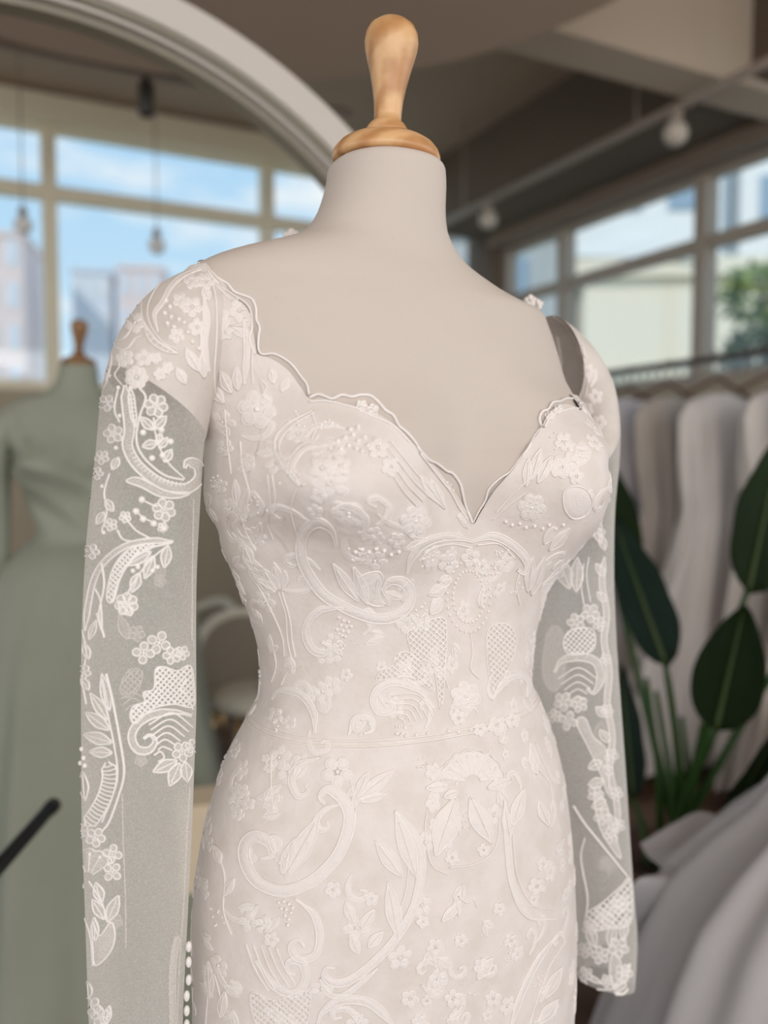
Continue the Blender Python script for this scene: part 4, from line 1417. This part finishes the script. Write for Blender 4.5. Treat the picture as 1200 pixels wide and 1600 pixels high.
# --- far sleeve
put(cap_r, on_r, GM, [
 [('cord', [(862, 492), (885, 510), (905, 545), (918, 585), (915, 620)]), ('cord', [(900, 600), (908, 612), (902, 630), (896, 640)])],
 [('flower', (918, 580), 11, 5, .2), ('flower', (930, 620), 12, 5, .7), ('flower', (916, 640), 11, 5, .4)],
 [('flower', (936, 660), 11, 5, .1), ('leaf', (940, 700), (930, 660), 6)],
 [('leaf', (914, 560), (900, 535), 6), ('leaf', (922, 605), (930, 575), 6)]])
put(sleeve_r, on_r, SM, [
 [('flower', (932, 830), 13, 5, .2), ('leaf', (938, 850), (928, 815), 6)],
 [('leaf', (890, 920), (872, 868), 12), ('leaf', (900, 925), (902, 870), 10), ('leaf', (880, 900), (860, 888), 8)],
 [('cord', [(920, 870), (916, 900), (922, 940)]), ('cord', [(912, 880), (908, 915), (912, 945)])],
 [('flower', (922, 958), 15, 5, .3), ('flower', (900, 972), 14, 5, .6), ('flower', (936, 975), 11, 5, .1)],
 ('lattice', [(890, 985), (922, 982), (930, 1000), (922, 1018), (890, 1022), (880, 1005)], 6),
 ('band', [(866, 1050), (878, 1032), (905, 1026), (930, 1034), (938, 1058), (928, 1082), (916, 1076)], 12),
 ('ribs', (900, 1100), [(872, 1060), (890, 1096)], [(932, 1060), (912, 1092)], 5, {'bulge': .28}),
 [('flower', (880, 1096), 15, 5, .2), ('flower', (905, 1100), 13, 5, .6)],
 [('flower', (888, 1126), 15, 4, .3), ('flower', (866, 1118), 11, 5, .8)],
 ('pad', [(900, 1128), (914, 1122), (926, 1150), (948, 1175), (950, 1240), (938, 1210), (920, 1170)]),
 [('leaf', (940, 1190), (918, 1200), 8), ('leaf', (944, 1220), (918, 1226), 8), ('leaf', (946, 1250), (924, 1262), 8), ('flower', (930, 1240), 13, 5, .1)],
 ('pad', [(928, 1240), (944, 1250), (956, 1290), (970, 1340), (956, 1326), (936, 1290)]),
 [('flower', (940, 1275), 13, 5, .3), ('flower', (954, 1305), 12, 5, .6)],
 ('band', [(944, 870), (940, 910), (947, 960), (943, 1000), (951, 1050), (948, 1100), (956, 1150), (952, 1200), (962, 1250), (966, 1290)], 9, {'taper': .04}),
 [('leaf', (944, 900), (930, 880), 6), ('leaf', (946, 940), (932, 925), 6), ('leaf', (948, 1120), (930, 1104), 7), ('leaf', (952, 1160), (936, 1140), 7), ('leaf', (956, 1210), (942, 1196), 7), ('leaf', (962, 1300), (950, 1270), 7)],
 [('flower', (948, 1110), 10, 5, .2), ('flower', (955, 1180), 11, 5, .2), ('flower', (962, 1240), 11, 5, .2), ('flower', (966, 1290), 10, 5, .5), ('flower', (946, 1030), 9, 5, .4)],
 [('flower', (944, 780), 9, 5, .2), ('flower', (942, 742), 9, 5, .6), ('leaf', (944, 860), (938, 835), 6)],
 ('cord', [(896, 1258), (912, 1284), (934, 1312), (956, 1340), (979, 1369)], {'r': .0014}),
 ('cord', [(914, 1308), (908, 1340), (918, 1400), (916, 1430)], {'r': .0012}),
])
CUF = [
 ('lattice', [(916, 1428), (938, 1412), (952, 1400), (968, 1386), (984, 1374), (984, 1440), (950, 1450), (920, 1452)], 8),
 [('flower', (944, 1432), 16, 5, .2), ('flower', (968, 1412), 15, 5, .6), ('flower', (922, 1448), 12, 5, .1)],
 [('leaf', (930, 1480), (918, 1440), 8), ('leaf', (952, 1480), (958, 1440), 8), ('leaf', (972, 1470), (976, 1430), 7)],
 [('flower', (966, 1480), 16, 5, .3), ('flower', (938, 1492), 14, 5, .7), ('flower', (914, 1484), 12, 5, .2)],
 [('flower', (974, 1520), 14, 5, .1), ('flower', (914, 1522), 12, 5, .6), ('flower', (948, 1532), 10, 5, .4)],
 ('pad', [(956, 1490), (968, 1500), (970, 1530), (960, 1545), (952, 1520)]),
 ('band', [(906, 1530), (918, 1544), (936, 1550), (956, 1548), (978, 1536)], 9, {'taper': .05}),
 ('cord', [(905, 1540), (912, 1550), (922, 1550), (930, 1557), (942, 1554), (952, 1558), (962, 1552), (972, 1552), (980, 1544)], {'r': .0018}),
 [('band', [(908, 1512), (922, 1526), (940, 1536)], 7), ('band', [(984, 1505), (972, 1530), (958, 1540)], 7)],
]
put(sleeve_r, on_r, SM, CUF, r=0.001, h=0.0008)
put(sleeve_r, on_rb, SM, [
 ('pad', [(856, 990), (872, 980), (884, 1010), (880, 1060), (864, 1080), (848, 1050)]),
 [('flower', (950, 1350), 14, 5, .2), ('leaf', (930, 1160), (950, 1120), 10), ('flower', (936, 1460), 16, 5, .1), ('flower', (960, 1500), 16, 5, .7), ('flower', (920, 1520), 12, 5, .7)],
], r=.001)

# lace blossoms standing at the far shoulder and behind the near one
for (x, y, d, rad, nm) in ((829, 470, 0.93, 0.0065, 'shoulder_blossom'), (840, 476, 0.93, 0.0055, 'shoulder_blossom'), (455, 369, 0.93, 0.0085, 'back_blossom'), (466, 376, 0.93, 0.006, 'back_blossom'), (404, 388, 0.90, 0.005, 'back_blossom')):
    c = at(x, y, d)
    bb2 = MB()
    for k in range(5):
        a = 2 * PI * k / 5 + .3
        bb2.ball(c + Vector((math.cos(a) * rad * .62, rnd.uniform(-.002, .002), math.sin(a) * rad * .62)), rad * .5, 10, 6, 0, (1, .45, 1))
    bb2.ball(c + Vector((0, -.003, 0)), rad * .25, 8, 5, 1)
    bb2.tube([c, c + Vector((0.002, 0.0, -rad * 1.6)), c + Vector((0.006, 0.004, -rad * 4))], 0.0012, 5, 0)
    bb2.build(nm, ['lace_fill', 'cord'], bodice)
# crystal clip at the near shoulder
q = on_torso(318, 412)
cc = coronal(316, 411)
bb2 = MB(); bb2.ball(cc, 0.0035, 10, 6, 0, (1.3, 1, .8)); bb2.ball(cc + Vector((.0045, 0.001, -.0005)), 0.0028, 8, 5, 0)
bb2.build('crystal_clip', 'crystal', bodice)
# size tape hanging inside the far arm opening
lt = MB()
tp = [coronal(868, 508, -.02), coronal(872, 535, -.02), coronal(877, 565, -.022), coronal(874, 590, -.02)]
lt.tube(tp, 0.0022, 6)
lt.build('hanging_loop', 'trim_thread', sleeve_r)


# --- ground lace over the whole gown: small blossoms, leaves and beads too many to count
TN, TZ = 720, 420
_zt = np.linspace(0.55, 1.45, TZ)
_pt = np.linspace(-PI, PI, TN + 1)
_PP, _ZZ = np.meshgrid(_pt, _zt)
_T = body(_PP, _ZZ, GOFF)
_du = np.gradient(_T, axis=1); _dv = np.gradient(_T, axis=0)
_N = np.cross(_du, _dv)
_N /= np.linalg.norm(_N, axis=2)[..., None] + 1e-12
_nz = neck_z(_pt)


def uv_fn(ph0, z0, rot, sc):
    rr = 0.14
    cr_, sr_ = math.cos(rot), math.sin(rot)

    def fn(x, y):
        u = (x * cr_ - y * sr_) * sc; v_ = (x * sr_ + y * cr_) * sc
        ph, z = ph0 + u / rr, z0 + v_
        ph = (ph + PI) % (2 * PI) - PI
        fi = (ph + PI) / (2 * PI) * TN; i = min(int(fi), TN - 1); fi -= i
        if z > _nz[i] - 0.002 or z > 1.44 or z < 0.56:
            return None
        fj = (z - 0.55) / 0.90 * (TZ - 1); j = int(fj); fj -= j
        p = _T[j, i] * ((1 - fi) * (1 - fj)) + _T[j, i + 1] * (fi * (1 - fj)) + _T[j + 1, i] * ((1 - fi) * fj) + _T[j + 1, i + 1] * (fi * fj)
        return Vector(p), Vector(_N[j, i])
    return fn


for part, zlo, zhi, count in ((bodice, 1.015, 1.40, 520), (skirt, 0.60, 0.995, 380)):
    G_ = MB()
    for k in range(count):
        ph0, z0 = rnd.uniform(-PI, PI), rnd.uniform(zlo, zhi)
        if z0 > float(neck_z(ph0)) - 0.012:
            continue
        L = Lace(uv_fn(ph0, z0, rnd.uniform(0, 2 * PI), 0.0006), 0.0005, 0.0006)
        kind = rnd.random()
        if kind < .45:
            L.flower((0, 0), rnd.uniform(9, 17), 5, 0)
        elif kind < .55:
            L.dots([(rnd.uniform(-12, 12), rnd.uniform(-12, 12)) for _k in range(9)], 2.0)
        elif kind < .75:
            L.leaf((0, 0), (0, rnd.uniform(22, 36)), rnd.uniform(5, 8))
            L.leaf((2, 2), (16, 20), 5)
        else:
            L.band([(0, 0), (14, 6), (24, 20), (18, 34), (8, 30), (12, 22)], 7, step=4)
        if L.f:
            G_.v += [p for p in L.v]
            k0 = len(G_.v) - len(L.v)
            G_.f += [tuple(a + k0 for a in q_) for q_ in L.f]; G_.i += L.i
    o = G_.build('lace_ground', ['lace_fill', 'cord'], part)
    o['kind'] = 'stuff'

# ------------------------------------------------------------------ white arch frame
AP = Vector((-0.088, 1.90, 0))
AC, AZ, ARI = -0.645, 1.16, 0.970
arch = empty('arch_frame', AP + E1 * AC, RZ)
tag(arch, 'white free-standing arch frame curving behind the dress form', 'arch')


def arch_loop(name, m, r0, r1, d0, d1):
    outl = []
    N_ = 64
    for k in range(N_ + 1):
        a = PI - PI * k / N_
        outl.append((math.cos(a), math.sin(a)))
    v = []; f = []
    ring = [(-1, None)] + outl + [(1, None)]
    for (ca, sa) in ring:
        for r in (r0, r1):
            for d in (d0, d1):
                if sa is None:
                    s_, z_ = AC + ca * r, 0.0
                else:
                    s_, z_ = AC + ca * r, AZ + sa * r
                p = AP + E1 * s_ + E2 * d
                v.append((p.x, p.y, z_))
    n = len(ring)
    for k in range(n - 1):
        a, b_ = k * 4, (k + 1) * 4
        for i, j in ((0, 2), (2, 3), (3, 1), (1, 0)):
            f.append((a + i, b_ + i, b_ + j, a + j))
    f.append((0, 1, 3, 2)); f.append((4 * n - 4, 4 * n - 2, 4 * n - 1, 4 * n - 3))
    return mesh(name, v, f, m, arch, False)


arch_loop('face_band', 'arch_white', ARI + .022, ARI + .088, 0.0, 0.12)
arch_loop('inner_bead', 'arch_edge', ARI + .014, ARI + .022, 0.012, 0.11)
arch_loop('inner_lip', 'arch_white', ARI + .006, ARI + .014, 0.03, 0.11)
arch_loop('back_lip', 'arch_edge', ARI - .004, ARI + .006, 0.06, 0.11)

# ------------------------------------------------------------------ second dress form in a mint gown
form2, _t = make_form('dress_form', 'small grey green dress form with brown neck cap behind the arch', None, 'mint_linen', 'dark_beech')
mint = empty('mint_gown', BASE, TH)
tag(mint, 'mint green long-sleeved satin gown on the dress form beyond the arch', 'gown')
Zq = np.minimum(tops[None, ::3], 1.40) * (1 - tt) + WAIST * tt
ph3 = np.broadcast_to(gph[::3], Zq.shape)
fold = 0.006 * np.sin(ph3 * 6 + Zq * 55) * np.clip((Zq - 1.0) / .1, 0, 1)
Vm = body(ph3, Zq, GOFF + .004 + fold)
mesh('bodice', Vm.reshape(-1, 3).tolist(), grid_faces(rows, GC // 3), 'mint_satin', mint)
zsm = np.concatenate([np.arange(WAIST, 0.0, -0.03), [0.008]])
Pm, Zm = np.meshgrid(gph[::3], zsm)
flm = np.clip((WAIST - Zm) / WAIST, 0, 1)
Vm = body(Pm, np.maximum(Zm, .5), GOFF + .004 + flm ** .55 * .22 + flm * (0.018 * np.sin(Pm * 11 + Zm * 3) + 0.01 * np.sin(Pm * 19)))
Vm[..., 2] = Zm
# the hem runs out into a train towards the lower right
train = np.clip((0.85 - Zm) / 0.85, 0, 1) ** 1.6 * np.clip(np.cos(Pm - 0.15), 0, 1) ** .6
Vm[..., 0] += train * 0.33
Vm[..., 1] -= train * 0.50
mesh('skirt', Vm.reshape(-1, 3).tolist(), grid_faces(len(zsm), GC // 3), 'mint_satin', mint)
for G in (GL, GR):
    Gs = G[::2]
    mesh('sleeve', Gs.reshape(-1, 3).tolist(), grid_faces(len(Gs), NS), 'mint_satin', mint)
wv = MB(); wv.tube([tuple(p) for p in body(gph[::6], np.full(GC // 6, WAIST), GOFF + .006)], 0.006, 6, 0, True)
wv.build('belt', 'mint_satin', mint)
for r_ in (form2, mint):
    r_.location = (-0.905, 2.50, 0); r_.rotation_euler = (0, 0, math.radians(18))

# low black rail at the lower left
rl = empty('display_rail', (-0.61, 0.95, 0))
tag(rl, 'low black metal rail ending in front of the mint gown', 'rail')
b = MB(); b.tube([(-0.606, 0.92, .60), (-0.606, 1.46, .62), (-0.606, 1.47, .62), (-0.606, 1.49, .62)], [.012, .012, .014, .014], 14); b.build('bar', 'black_metal', rl)
b = MB(); b.tube([(-0.606, 0.95, .012), (-0.606, 0.95, .60)], .012, 14); b.build('post', 'black_metal', rl)
b = MB(); b.lathe([(.11, 0), (.115, .004), (.11, .012), (.02, .016)], 28, (-0.606, 0.95, 0)); b.build('foot', 'black_metal', rl)


# ------------------------------------------------------------------ track lights
def track(name, a, b_, label, heads, zc):
    root = empty(name, (a + b_) / 2)
    root.location.z = a.z
    tag(root, label, 'track light')
    m = MB(); m.tube([a, b_], 0.022, 10); m.build('track', 'lamp_grey', root)
    for u in (.12, .5, .88):
        p = a.lerp(b_, u)
        m = MB(); m.tube([p, Vector((p.x, p.y, zc))], .006, 6); m.build('hanger_rod', 'lamp_grey', root)
    for p, kind in heads:
        if kind == 'spot':
            m = MB(); m.lathe([(.012, .0), (.016, -.02), (.034, -.04), (.034, -.17), (.028, -.175), (.026, -.15)], 18, p); m.build('spot_head', 'lamp_black', root)
        else:
            m = MB(); m.lathe([(.014, 0), (.03, -.012), (.03, -.05), (.02, -.055)], 18, p); m.build('socket', 'lamp_grey', root)
            m = MB(); m.ball(p + Vector((0, 0, -.105)), .056, 18, 12); m.build('globe', 'globe', root)
    return root


def on_track(px, q=None, p=None, z=0):
    d = ray(px, 720)
    # intersect the plan line with the sight line
    o = room(p if p is not None else 0, q if q is not None else 0)
    n = E2 if q is not None else E1
    t = (o - CAM).dot(n) / d.dot(n)
    w_ = CAM + d * t
    return Vector((w_.x, w_.y, z))


track('track_light', room(-5.6, -1.66, 2.95), room(-1.95, -1.66, 2.95), 'ceiling track with one dark spotlight seen inside the arch', [(on_track(238, q=-1.66, z=2.94), 'spot')], CEIL)
track('track_light', room(-0.75, -4.4, 2.86), room(-0.75, -0.3, 2.86), 'grey ceiling track with two globe bulbs along the right windows', [(on_track(1045, p=-0.75, z=2.85), 'globe'), (on_track(760, p=-0.75, z=2.85), 'globe')], CEIL)
for (px, py, dd, lab) in ((245, 384, 4.5, 'small globe pendant hanging before the wide window pane'), (36, 352, 4.2, 'small globe pendant hanging at the left window mullion')):
    c = at(px, py, dd)
    root = empty('pendant_lamp', (c.x, c.y, CEIL)); tag(root, lab, 'pendant lamp')
    m = MB(); m.ball(c, .045, 18, 12); m.build('globe', 'bld_white', root)
    m = MB(); m.tube([c + Vector((0, 0, .05)), Vector((c.x, c.y, CEIL))], .004, 6); m.build('cord', 'lamp_grey', root)
    m = MB(); m.lathe([(.02, 0), (.022, .03), (.008, .045)], 14, c + Vector((0, 0, .048))); m.build('socket', 'lamp_grey', root)

# ------------------------------------------------------------------ garment rack with hanging gowns
RP = -1.0
rack = empty('garment_rack', room(RP, -2.2, 0), RZ)
tag(rack, 'dark metal garment rack in front of the right windows', 'garment rack')
b = MB(); b.tube([room(RP, -3.75, 1.66), room(RP, -0.7, 1.66)], .014, 12); b.build('rail', 'lamp_black', rack)
for q in (-3.72, -0.73):
    b = MB(); b.tube([room(RP, q, 0.03), room(RP, q, 1.66)], .014, 12); b.build('post', 'lamp_black', rack)
    b = MB(); b.tube([room(RP - .25, q, 0.02), room(RP + .25, q, 0.02)], .016, 10); b.build('foot', 'lamp_black', rack)


def rack_gown(q, m, label, seed, wmul=1.0):
    r_ = random.Random(seed)
    root = empty('hanging_gown', room(RP, q, 0), RZ)
    tag(root, label, 'gown', 'gowns hanging on the rack')
    o = room(RP, q, 0)
    zs = np.linspace(1.54, 0.06, 60)
    n = 96
    v = []
    k1, k2, k3 = r_.randint(4, 6), r_.randint(9, 12), r_.randint(17, 23)
    p1, p2, p3 = r_.uniform(0, 6), r_.uniform(0, 6), r_.uniform(0, 6)
    sway = r_.uniform(-.08, .08); bell = r_.uniform(.8, 1.3); dz_ = r_.uniform(-.05, .0)
    ya = r_.uniform(-.25, .25)
    A1 = E1 * math.cos(ya) + E2 * math.sin(ya); A2 = E2 * math.cos(ya) - E1 * math.sin(ya)
    for z in zs:
        wdt = np.interp(z, [0.06, .5, .90, 1.05, 1.25, 1.44, 1.51, 1.54], [.34 * bell, .27 * bell, .17, .13, .165, .185, .15, .05]) * wmul
        dep = np.interp(z, [0.06, .6, 1.05, 1.25, 1.44, 1.54], [.115, .10, .075, .08, .065, .025])
        am = np.interp(z, [0.06, 1.0, 1.25, 1.54], [.17, .14, .11, .03])
        for j in range(n):
            a = 2 * PI * j / n
            k = 1 + am * (.8 * math.sin(k1 * a + p1 + z * 2.5) + .7 * math.sin(k2 * a + p2 - z * 1.4) + .4 * math.sin(k3 * a + p3 + z * 3))
            v.append(o + A1 * (wdt * math.cos(a) * k + sway * (1.3 - z)) + A2 * (dep * math.sin(a) * k) + Vector((0, 0, z + dz_ * (z > 1.0) * min(1, (z - 1.0) / .3))))
    mesh('dress', v, grid_faces(len(zs), n), m, root)
    h = MB()
    h.tube([o + E1 * -.19 + Vector((0, 0, 1.505)), o + Vector((0, 0, 1.58)), o + E1 * .19 + Vector((0, 0, 1.505))], .008, 8)
    h.build('hanger', 'pot_brown', root)
    h = MB()
    h.tube([o + Vector((0, 0, 1.58)), o + Vector((0, 0, 1.645)), o + E1 * .02 + Vector((0, 0, 1.675)), o + Vector((0, 0, 1.683)), o + E1 * -.02 + Vector((0, 0, 1.67))], .003, 6)
    h.build('hook', 'steel', root)


RG = [(-3.62, 1, 'nearest taupe gown at the end of the rack', 1.0), (-3.36, 3, 'ivory gown second along the rack'), (-3.10, 0, 'pale grey gown third along the rack', 1.1), (-2.84, 4, 'dark taupe gown fourth along the rack'), (-2.60, 2, 'lilac white gown fifth along the rack', 1.1), (-2.36, 5, 'slate blue gown in the middle of the rack', .9), (-2.12, 0, 'pale grey gown seventh along the rack', 1.15), (-1.86, 3, 'ivory gown eighth along the rack'), (-1.6, 1, 'taupe gown ninth along the rack', 1.1), (-1.3, 2, 'lilac white gown tenth along the rack'), (-1.0, 3, 'ivory gown last on the rack by the corner')]
for k, t_ in enumerate(RG):
    rack_gown(t_[0], 'rack_gown_%d' % t_[1], t_[2], 40 + k, t_[3] if len(t_) > 3 else 1.0)


# ------------------------------------------------------------------ broad-leaved plant
plant = empty('broad_leaf_plant', (0.70, 1.95, 0))
tag(plant, 'potted plant with broad dark green paddle leaves at right', 'plant')
PB = Vector((0.70, 1.95, 0))
b = MB(); b.lathe([(.11, 0), (.12, .004), (.155, .27), (.165, .28), (.165, .30), (.145, .30), (.14, .27)], 36, PB); b.build('pot', 'pot_brown', plant)
b = MB(); b.lathe([(.139, .255), (.138, .262), (.08, .27), (.01, .272)], 28, PB); b.build('soil', 'soil', plant)


def plant_leaf(bpx, tpx, hw, depth, ddep, m, twist=0.25, droop=.03):
    B_, T_ = at(bpx[0], bpx[1], depth), at(tpx[0], tpx[1], depth + ddep)
    ax = T_ - B_; L = ax.length; ax.normalize()
    wd = Vector((1, twist, 0)); wd = (wd - ax * wd.dot(ax)).normalized()
    nn = ax.cross(wd).normalized()
    if nn.y > 0:
        nn = -nn
    W = hw * depth / F
    nl, nw = 20, 10
    top = []
    for i in range(nl + 1):
        u = i / nl
        k = (math.sin(PI * u ** 0.72) ** 0.72) if 0 < u < 1 else 0.02
        for j in range(-nw, nw + 1):
            s_ = j / nw
            wav = .04 * math.sin(u * 17 + j) * abs(s_) * W
            top.append(B_ + ax * (L * u) + wd * (W * k * s_) + nn * (-abs(s_) ** 1.3 * W * .18 * -1 + wav) - Vector((0, 0, 1)) * droop * u * u * 0)
    nc = 2 * nw + 1
    bot = [p - nn * .0012 for p in top]
    f = grid_faces(nl + 1, nc, False)
    n0 = len(top)
    f2 = [tuple(reversed([a + n0 for a in q_])) for q_ in f]
    blade = mesh('leaf', top + bot, f + f2, m, plant)
    r_ = MB(); r_.tube([B_ + ax * (L * u) + nn * .002 for u in np.linspace(0, .97, 12)], [max(.0012, .0065 * (1 - u * .8)) for u in np.linspace(0, .97, 12)], 6)
    r_.build('midrib', 'leaf_rib', blade)
    st = PB + Vector((rnd.uniform(-.06, .06), rnd.uniform(-.05, .05), .26))
    mid = st.lerp(B_, .5) + Vector((rnd.uniform(-.02, .02), 0, .03))
    pts = []
    for u in np.linspace(0, 1, 14):
        pts.append(st * (1 - u) ** 2 + mid * 2 * u * (1 - u) + B_ * u * u)
    r_ = MB(); r_.tube(pts, [.013 - .006 * u for u in np.linspace(0, 1, 14)], 8)
    r_.build('stalk', 'stem_green', plant)


for a in [((1166, 928), (1222, 676), 62, 1.80, .10, 'leaf_green', .3), ((1118, 1142), (1163, 946), 56, 1.70, .05, 'leaf_green', -.2), ((1040, 1042), (958, 812), 52, 1.85, .1, 'leaf_blue', .4), ((962, 912), (944, 716), 48, 2.1, .1, 'leaf_green', .1),
          ((1112, 1330), (1222, 1120), 46, 1.75, -.1, 'leaf_green', .5), ((988, 1248), (968, 1040), 34, 2.05, .1, 'leaf_blue', .6), ((1235, 1010), (1300, 820), 50, 1.9, .1, 'leaf_green', .2), ((1205, 1345), (1262, 1080), 40, 1.9, .1, 'leaf_green', .2)]:
    plant_leaf(*a)
for k in range(4):
    st = PB + Vector((rnd.uniform(-.07, .07), rnd.uniform(-.05, .05), .26))
    en = at([1025, 1065, 1098, 1010][k], [1080, 1120, 1130, 1060][k], 1.95)
    r_ = MB(); r_.tube([st, st.lerp(en, .5) + Vector((.01, 0, .01)), en], [.012, .009, .006], 8); r_.build('stalk', 'stem_green', plant)

# ------------------------------------------------------------------ full white ball gown at the lower right
BGC = Vector((0.86, 1.36, 0))
ball = empty('ball_gown', BGC)
tag(ball, 'full grey white satin ball gown skirt at the lower right', 'gown')
zs = np.array([.006, .1, .2, .3, .4, .5, .58, .65, .72, .80, .88, .95, 1.0])
rs = np.array([.50, .485, .455, .42, .385, .34, .275, .205, .165, .145, .132, .125, .123])
zq = np.concatenate([np.linspace(.006, 1.0, 60)])
n = 240
v = []
for z in zq:
    r0_ = np.interp(z, zs, rs)
    am = np.interp(z, [0, .5, .75, 1.0], [.030, .022, .010, .002])
    for j in range(n):
        a = 2 * PI * j / n
        r1_ = r0_ + am * (math.sin(9 * a + 1.2 + z * .8) + .6 * math.sin(17 * a + z * 2) + .4 * math.sin(26 * a + 2))
        v.append(BGC + Vector((r1_ * math.cos(a), r1_ * math.sin(a), z)))
mesh('skirt', v, grid_faces(len(zq), n), 'ball_satin', ball)
b = MB(); b.lathe([(.124, 1.0), (.122, 1.05), (.14, 1.13), (.155, 1.2), (.15, 1.24), (.10, 1.245)], 48, BGC); b.build('bodice', 'ball_satin', ball)
# loose fold of the overskirt turned up behind
P = [[at(1000, 1318, 1.62), at(1050, 1288, 1.64), at(1096, 1268, 1.66), at(1150, 1288, 1.62), at(1215, 1306, 1.58)],
     [at(1012, 1338, 1.58), at(1055, 1322, 1.60), at(1100, 1312, 1.60), at(1150, 1325, 1.58), at(1212, 1340, 1.55)],
     [at(1034, 1362, 1.50), at(1062, 1352, 1.50), at(1104, 1345, 1.50), at(1150, 1365, 1.50), at(1208, 1385, 1.48)],
     [at(985, 1392, 1.46), at(1050, 1398, 1.46), at(1100, 1402, 1.46), at(1150, 1420, 1.46), at(1205, 1440, 1.45)],
     [at(984, 1540, 1.60), at(1040, 1530, 1.56), at(1090, 1520, 1.5), at(1150, 1500, 1.46), at(1205, 1500, 1.42)]]


def smooth_sheet(P, nu=40, nv=48):
    P = np.array([[tuple(p) for p in r] for r in P])

    def interp(A, m):
        n_ = len(A); res = []
        for t in np.linspace(0, n_ - 1, m):
            i = min(int(t), n_ - 2); u = t - i
            p1, p2 = A[i], A[i + 1]
            p0 = A[i - 1] if i > 0 else 2 * p1 - p2
            p3 = A[i + 2] if i + 2 < n_ else 2 * p2 - p1
            res.append(.5 * (2 * p1 + (p2 - p0) * u + (2 * p0 - 5 * p1 + 4 * p2 - p3) * u * u + (3 * p1 - p0 - 3 * p2 + p3) * u ** 3))
        return np.array(res)
    Q = interp(P, nu)
    return np.stack([interp(q, nv) for q in Q])


S_ = smooth_sheet(P)
mesh('overskirt_fold', S_.reshape(-1, 3).tolist(), grid_faces(40, 48, False), 'ball_satin', ball)


# ------------------------------------------------------------------ cream shell chairs and a box seen between sleeve and waist
def shell_chair(loc, rz, label):
    root = empty('shell_chair', loc, rz)
    tag(root, label, 'chair', 'cream shell chairs')
    o = Vector(loc)
    ca, sa = math.cos(rz), math.sin(rz)

    def W(x, y, z):
        x, y, z = x * .9, y * .9, z * .86
        return o + Vector((x * ca - y * sa, x * sa + y * ca, z))
    # seat pad
    v = []; n = 36
    prof_ = [(.02, .40), (.17, .395), (.205, .41), (.215, .435), (.20, .462), (.15, .475), (.02, .478)]
    for r, z in prof_:
        for j in range(n):
            a = 2 * PI * j / n
            v.append(W(r * math.cos(a), r * math.sin(a), z))
    mesh('seat', v, grid_faces(len(prof_), n), 'chair_cream', root)
    # scalloped back shell
    v = []; m = 30; rows_ = 10
    for side in (0, 1):
        for i in range(rows_):
            u = i / (rows_ - 1)
            for j in range(m + 1):
                a = PI * .02 + PI * .96 * j / m
                top = .46 + .30 * math.sin(a) ** .7 + .012 * abs(math.sin(a * 5))
                z = .40 + (top - .40) * u
                r = .215 + .055 * u + side * (-.028 * math.sin(PI * (.15 + .8 * u)) - .004)
                v.append(W(r * math.cos(a), r * math.sin(a), z))
    f = grid_faces(rows_, m + 1, False)
    k = rows_ * (m + 1)
    f += [tuple(reversed([a + k for a in q_])) for q_ in f]
    tp = (rows_ - 1) * (m + 1)
    f += [(tp + j, tp + j + 1, k + tp + j + 1, k + tp + j) for j in range(m)]
    bk = mesh('backrest', v, f, 'chair_taupe', root)
    rim = MB(); rim.tube([W(.262 * math.cos(a), .262 * math.sin(a), .46 + .30 * math.sin(a) ** .7) for a in np.linspace(PI * .02, PI * .98, 40)], .018, 8); rim.build('rim', 'chair_cream', bk)
    for x, y in ((.14, .14), (-.14, .14), (.14, -.14), (-.14, -.14)):
        b = MB(); b.tube([W(x, y, .40), W(x * 1.35, y * 1.35, 0.004)], [.011, .007], 10); b.build('leg', 'gold', root)


shell_chair((-0.46, 3.05, 0), 0.5, 'cream shell chair beside the waist of the lace gown')
shell_chair((-0.86, 3.35, 0), -0.9, 'cream shell chair half hidden behind the near sleeve')
bx = empty('storage_box', (-0.455, 2.02, 0), .3)
tag(bx, 'tall cream box on the floor between near sleeve and skirt', 'box')
b = MB(); b.box((-0.455, 2.02, .19), (.055, .055, .19), .3); b.build('body', 'box_cream', bx, False)
b = MB(); b.box((-0.455, 2.02, .40), (.058, .058, .0198), .3); b.build('lid', 'box_cream', bx, False)
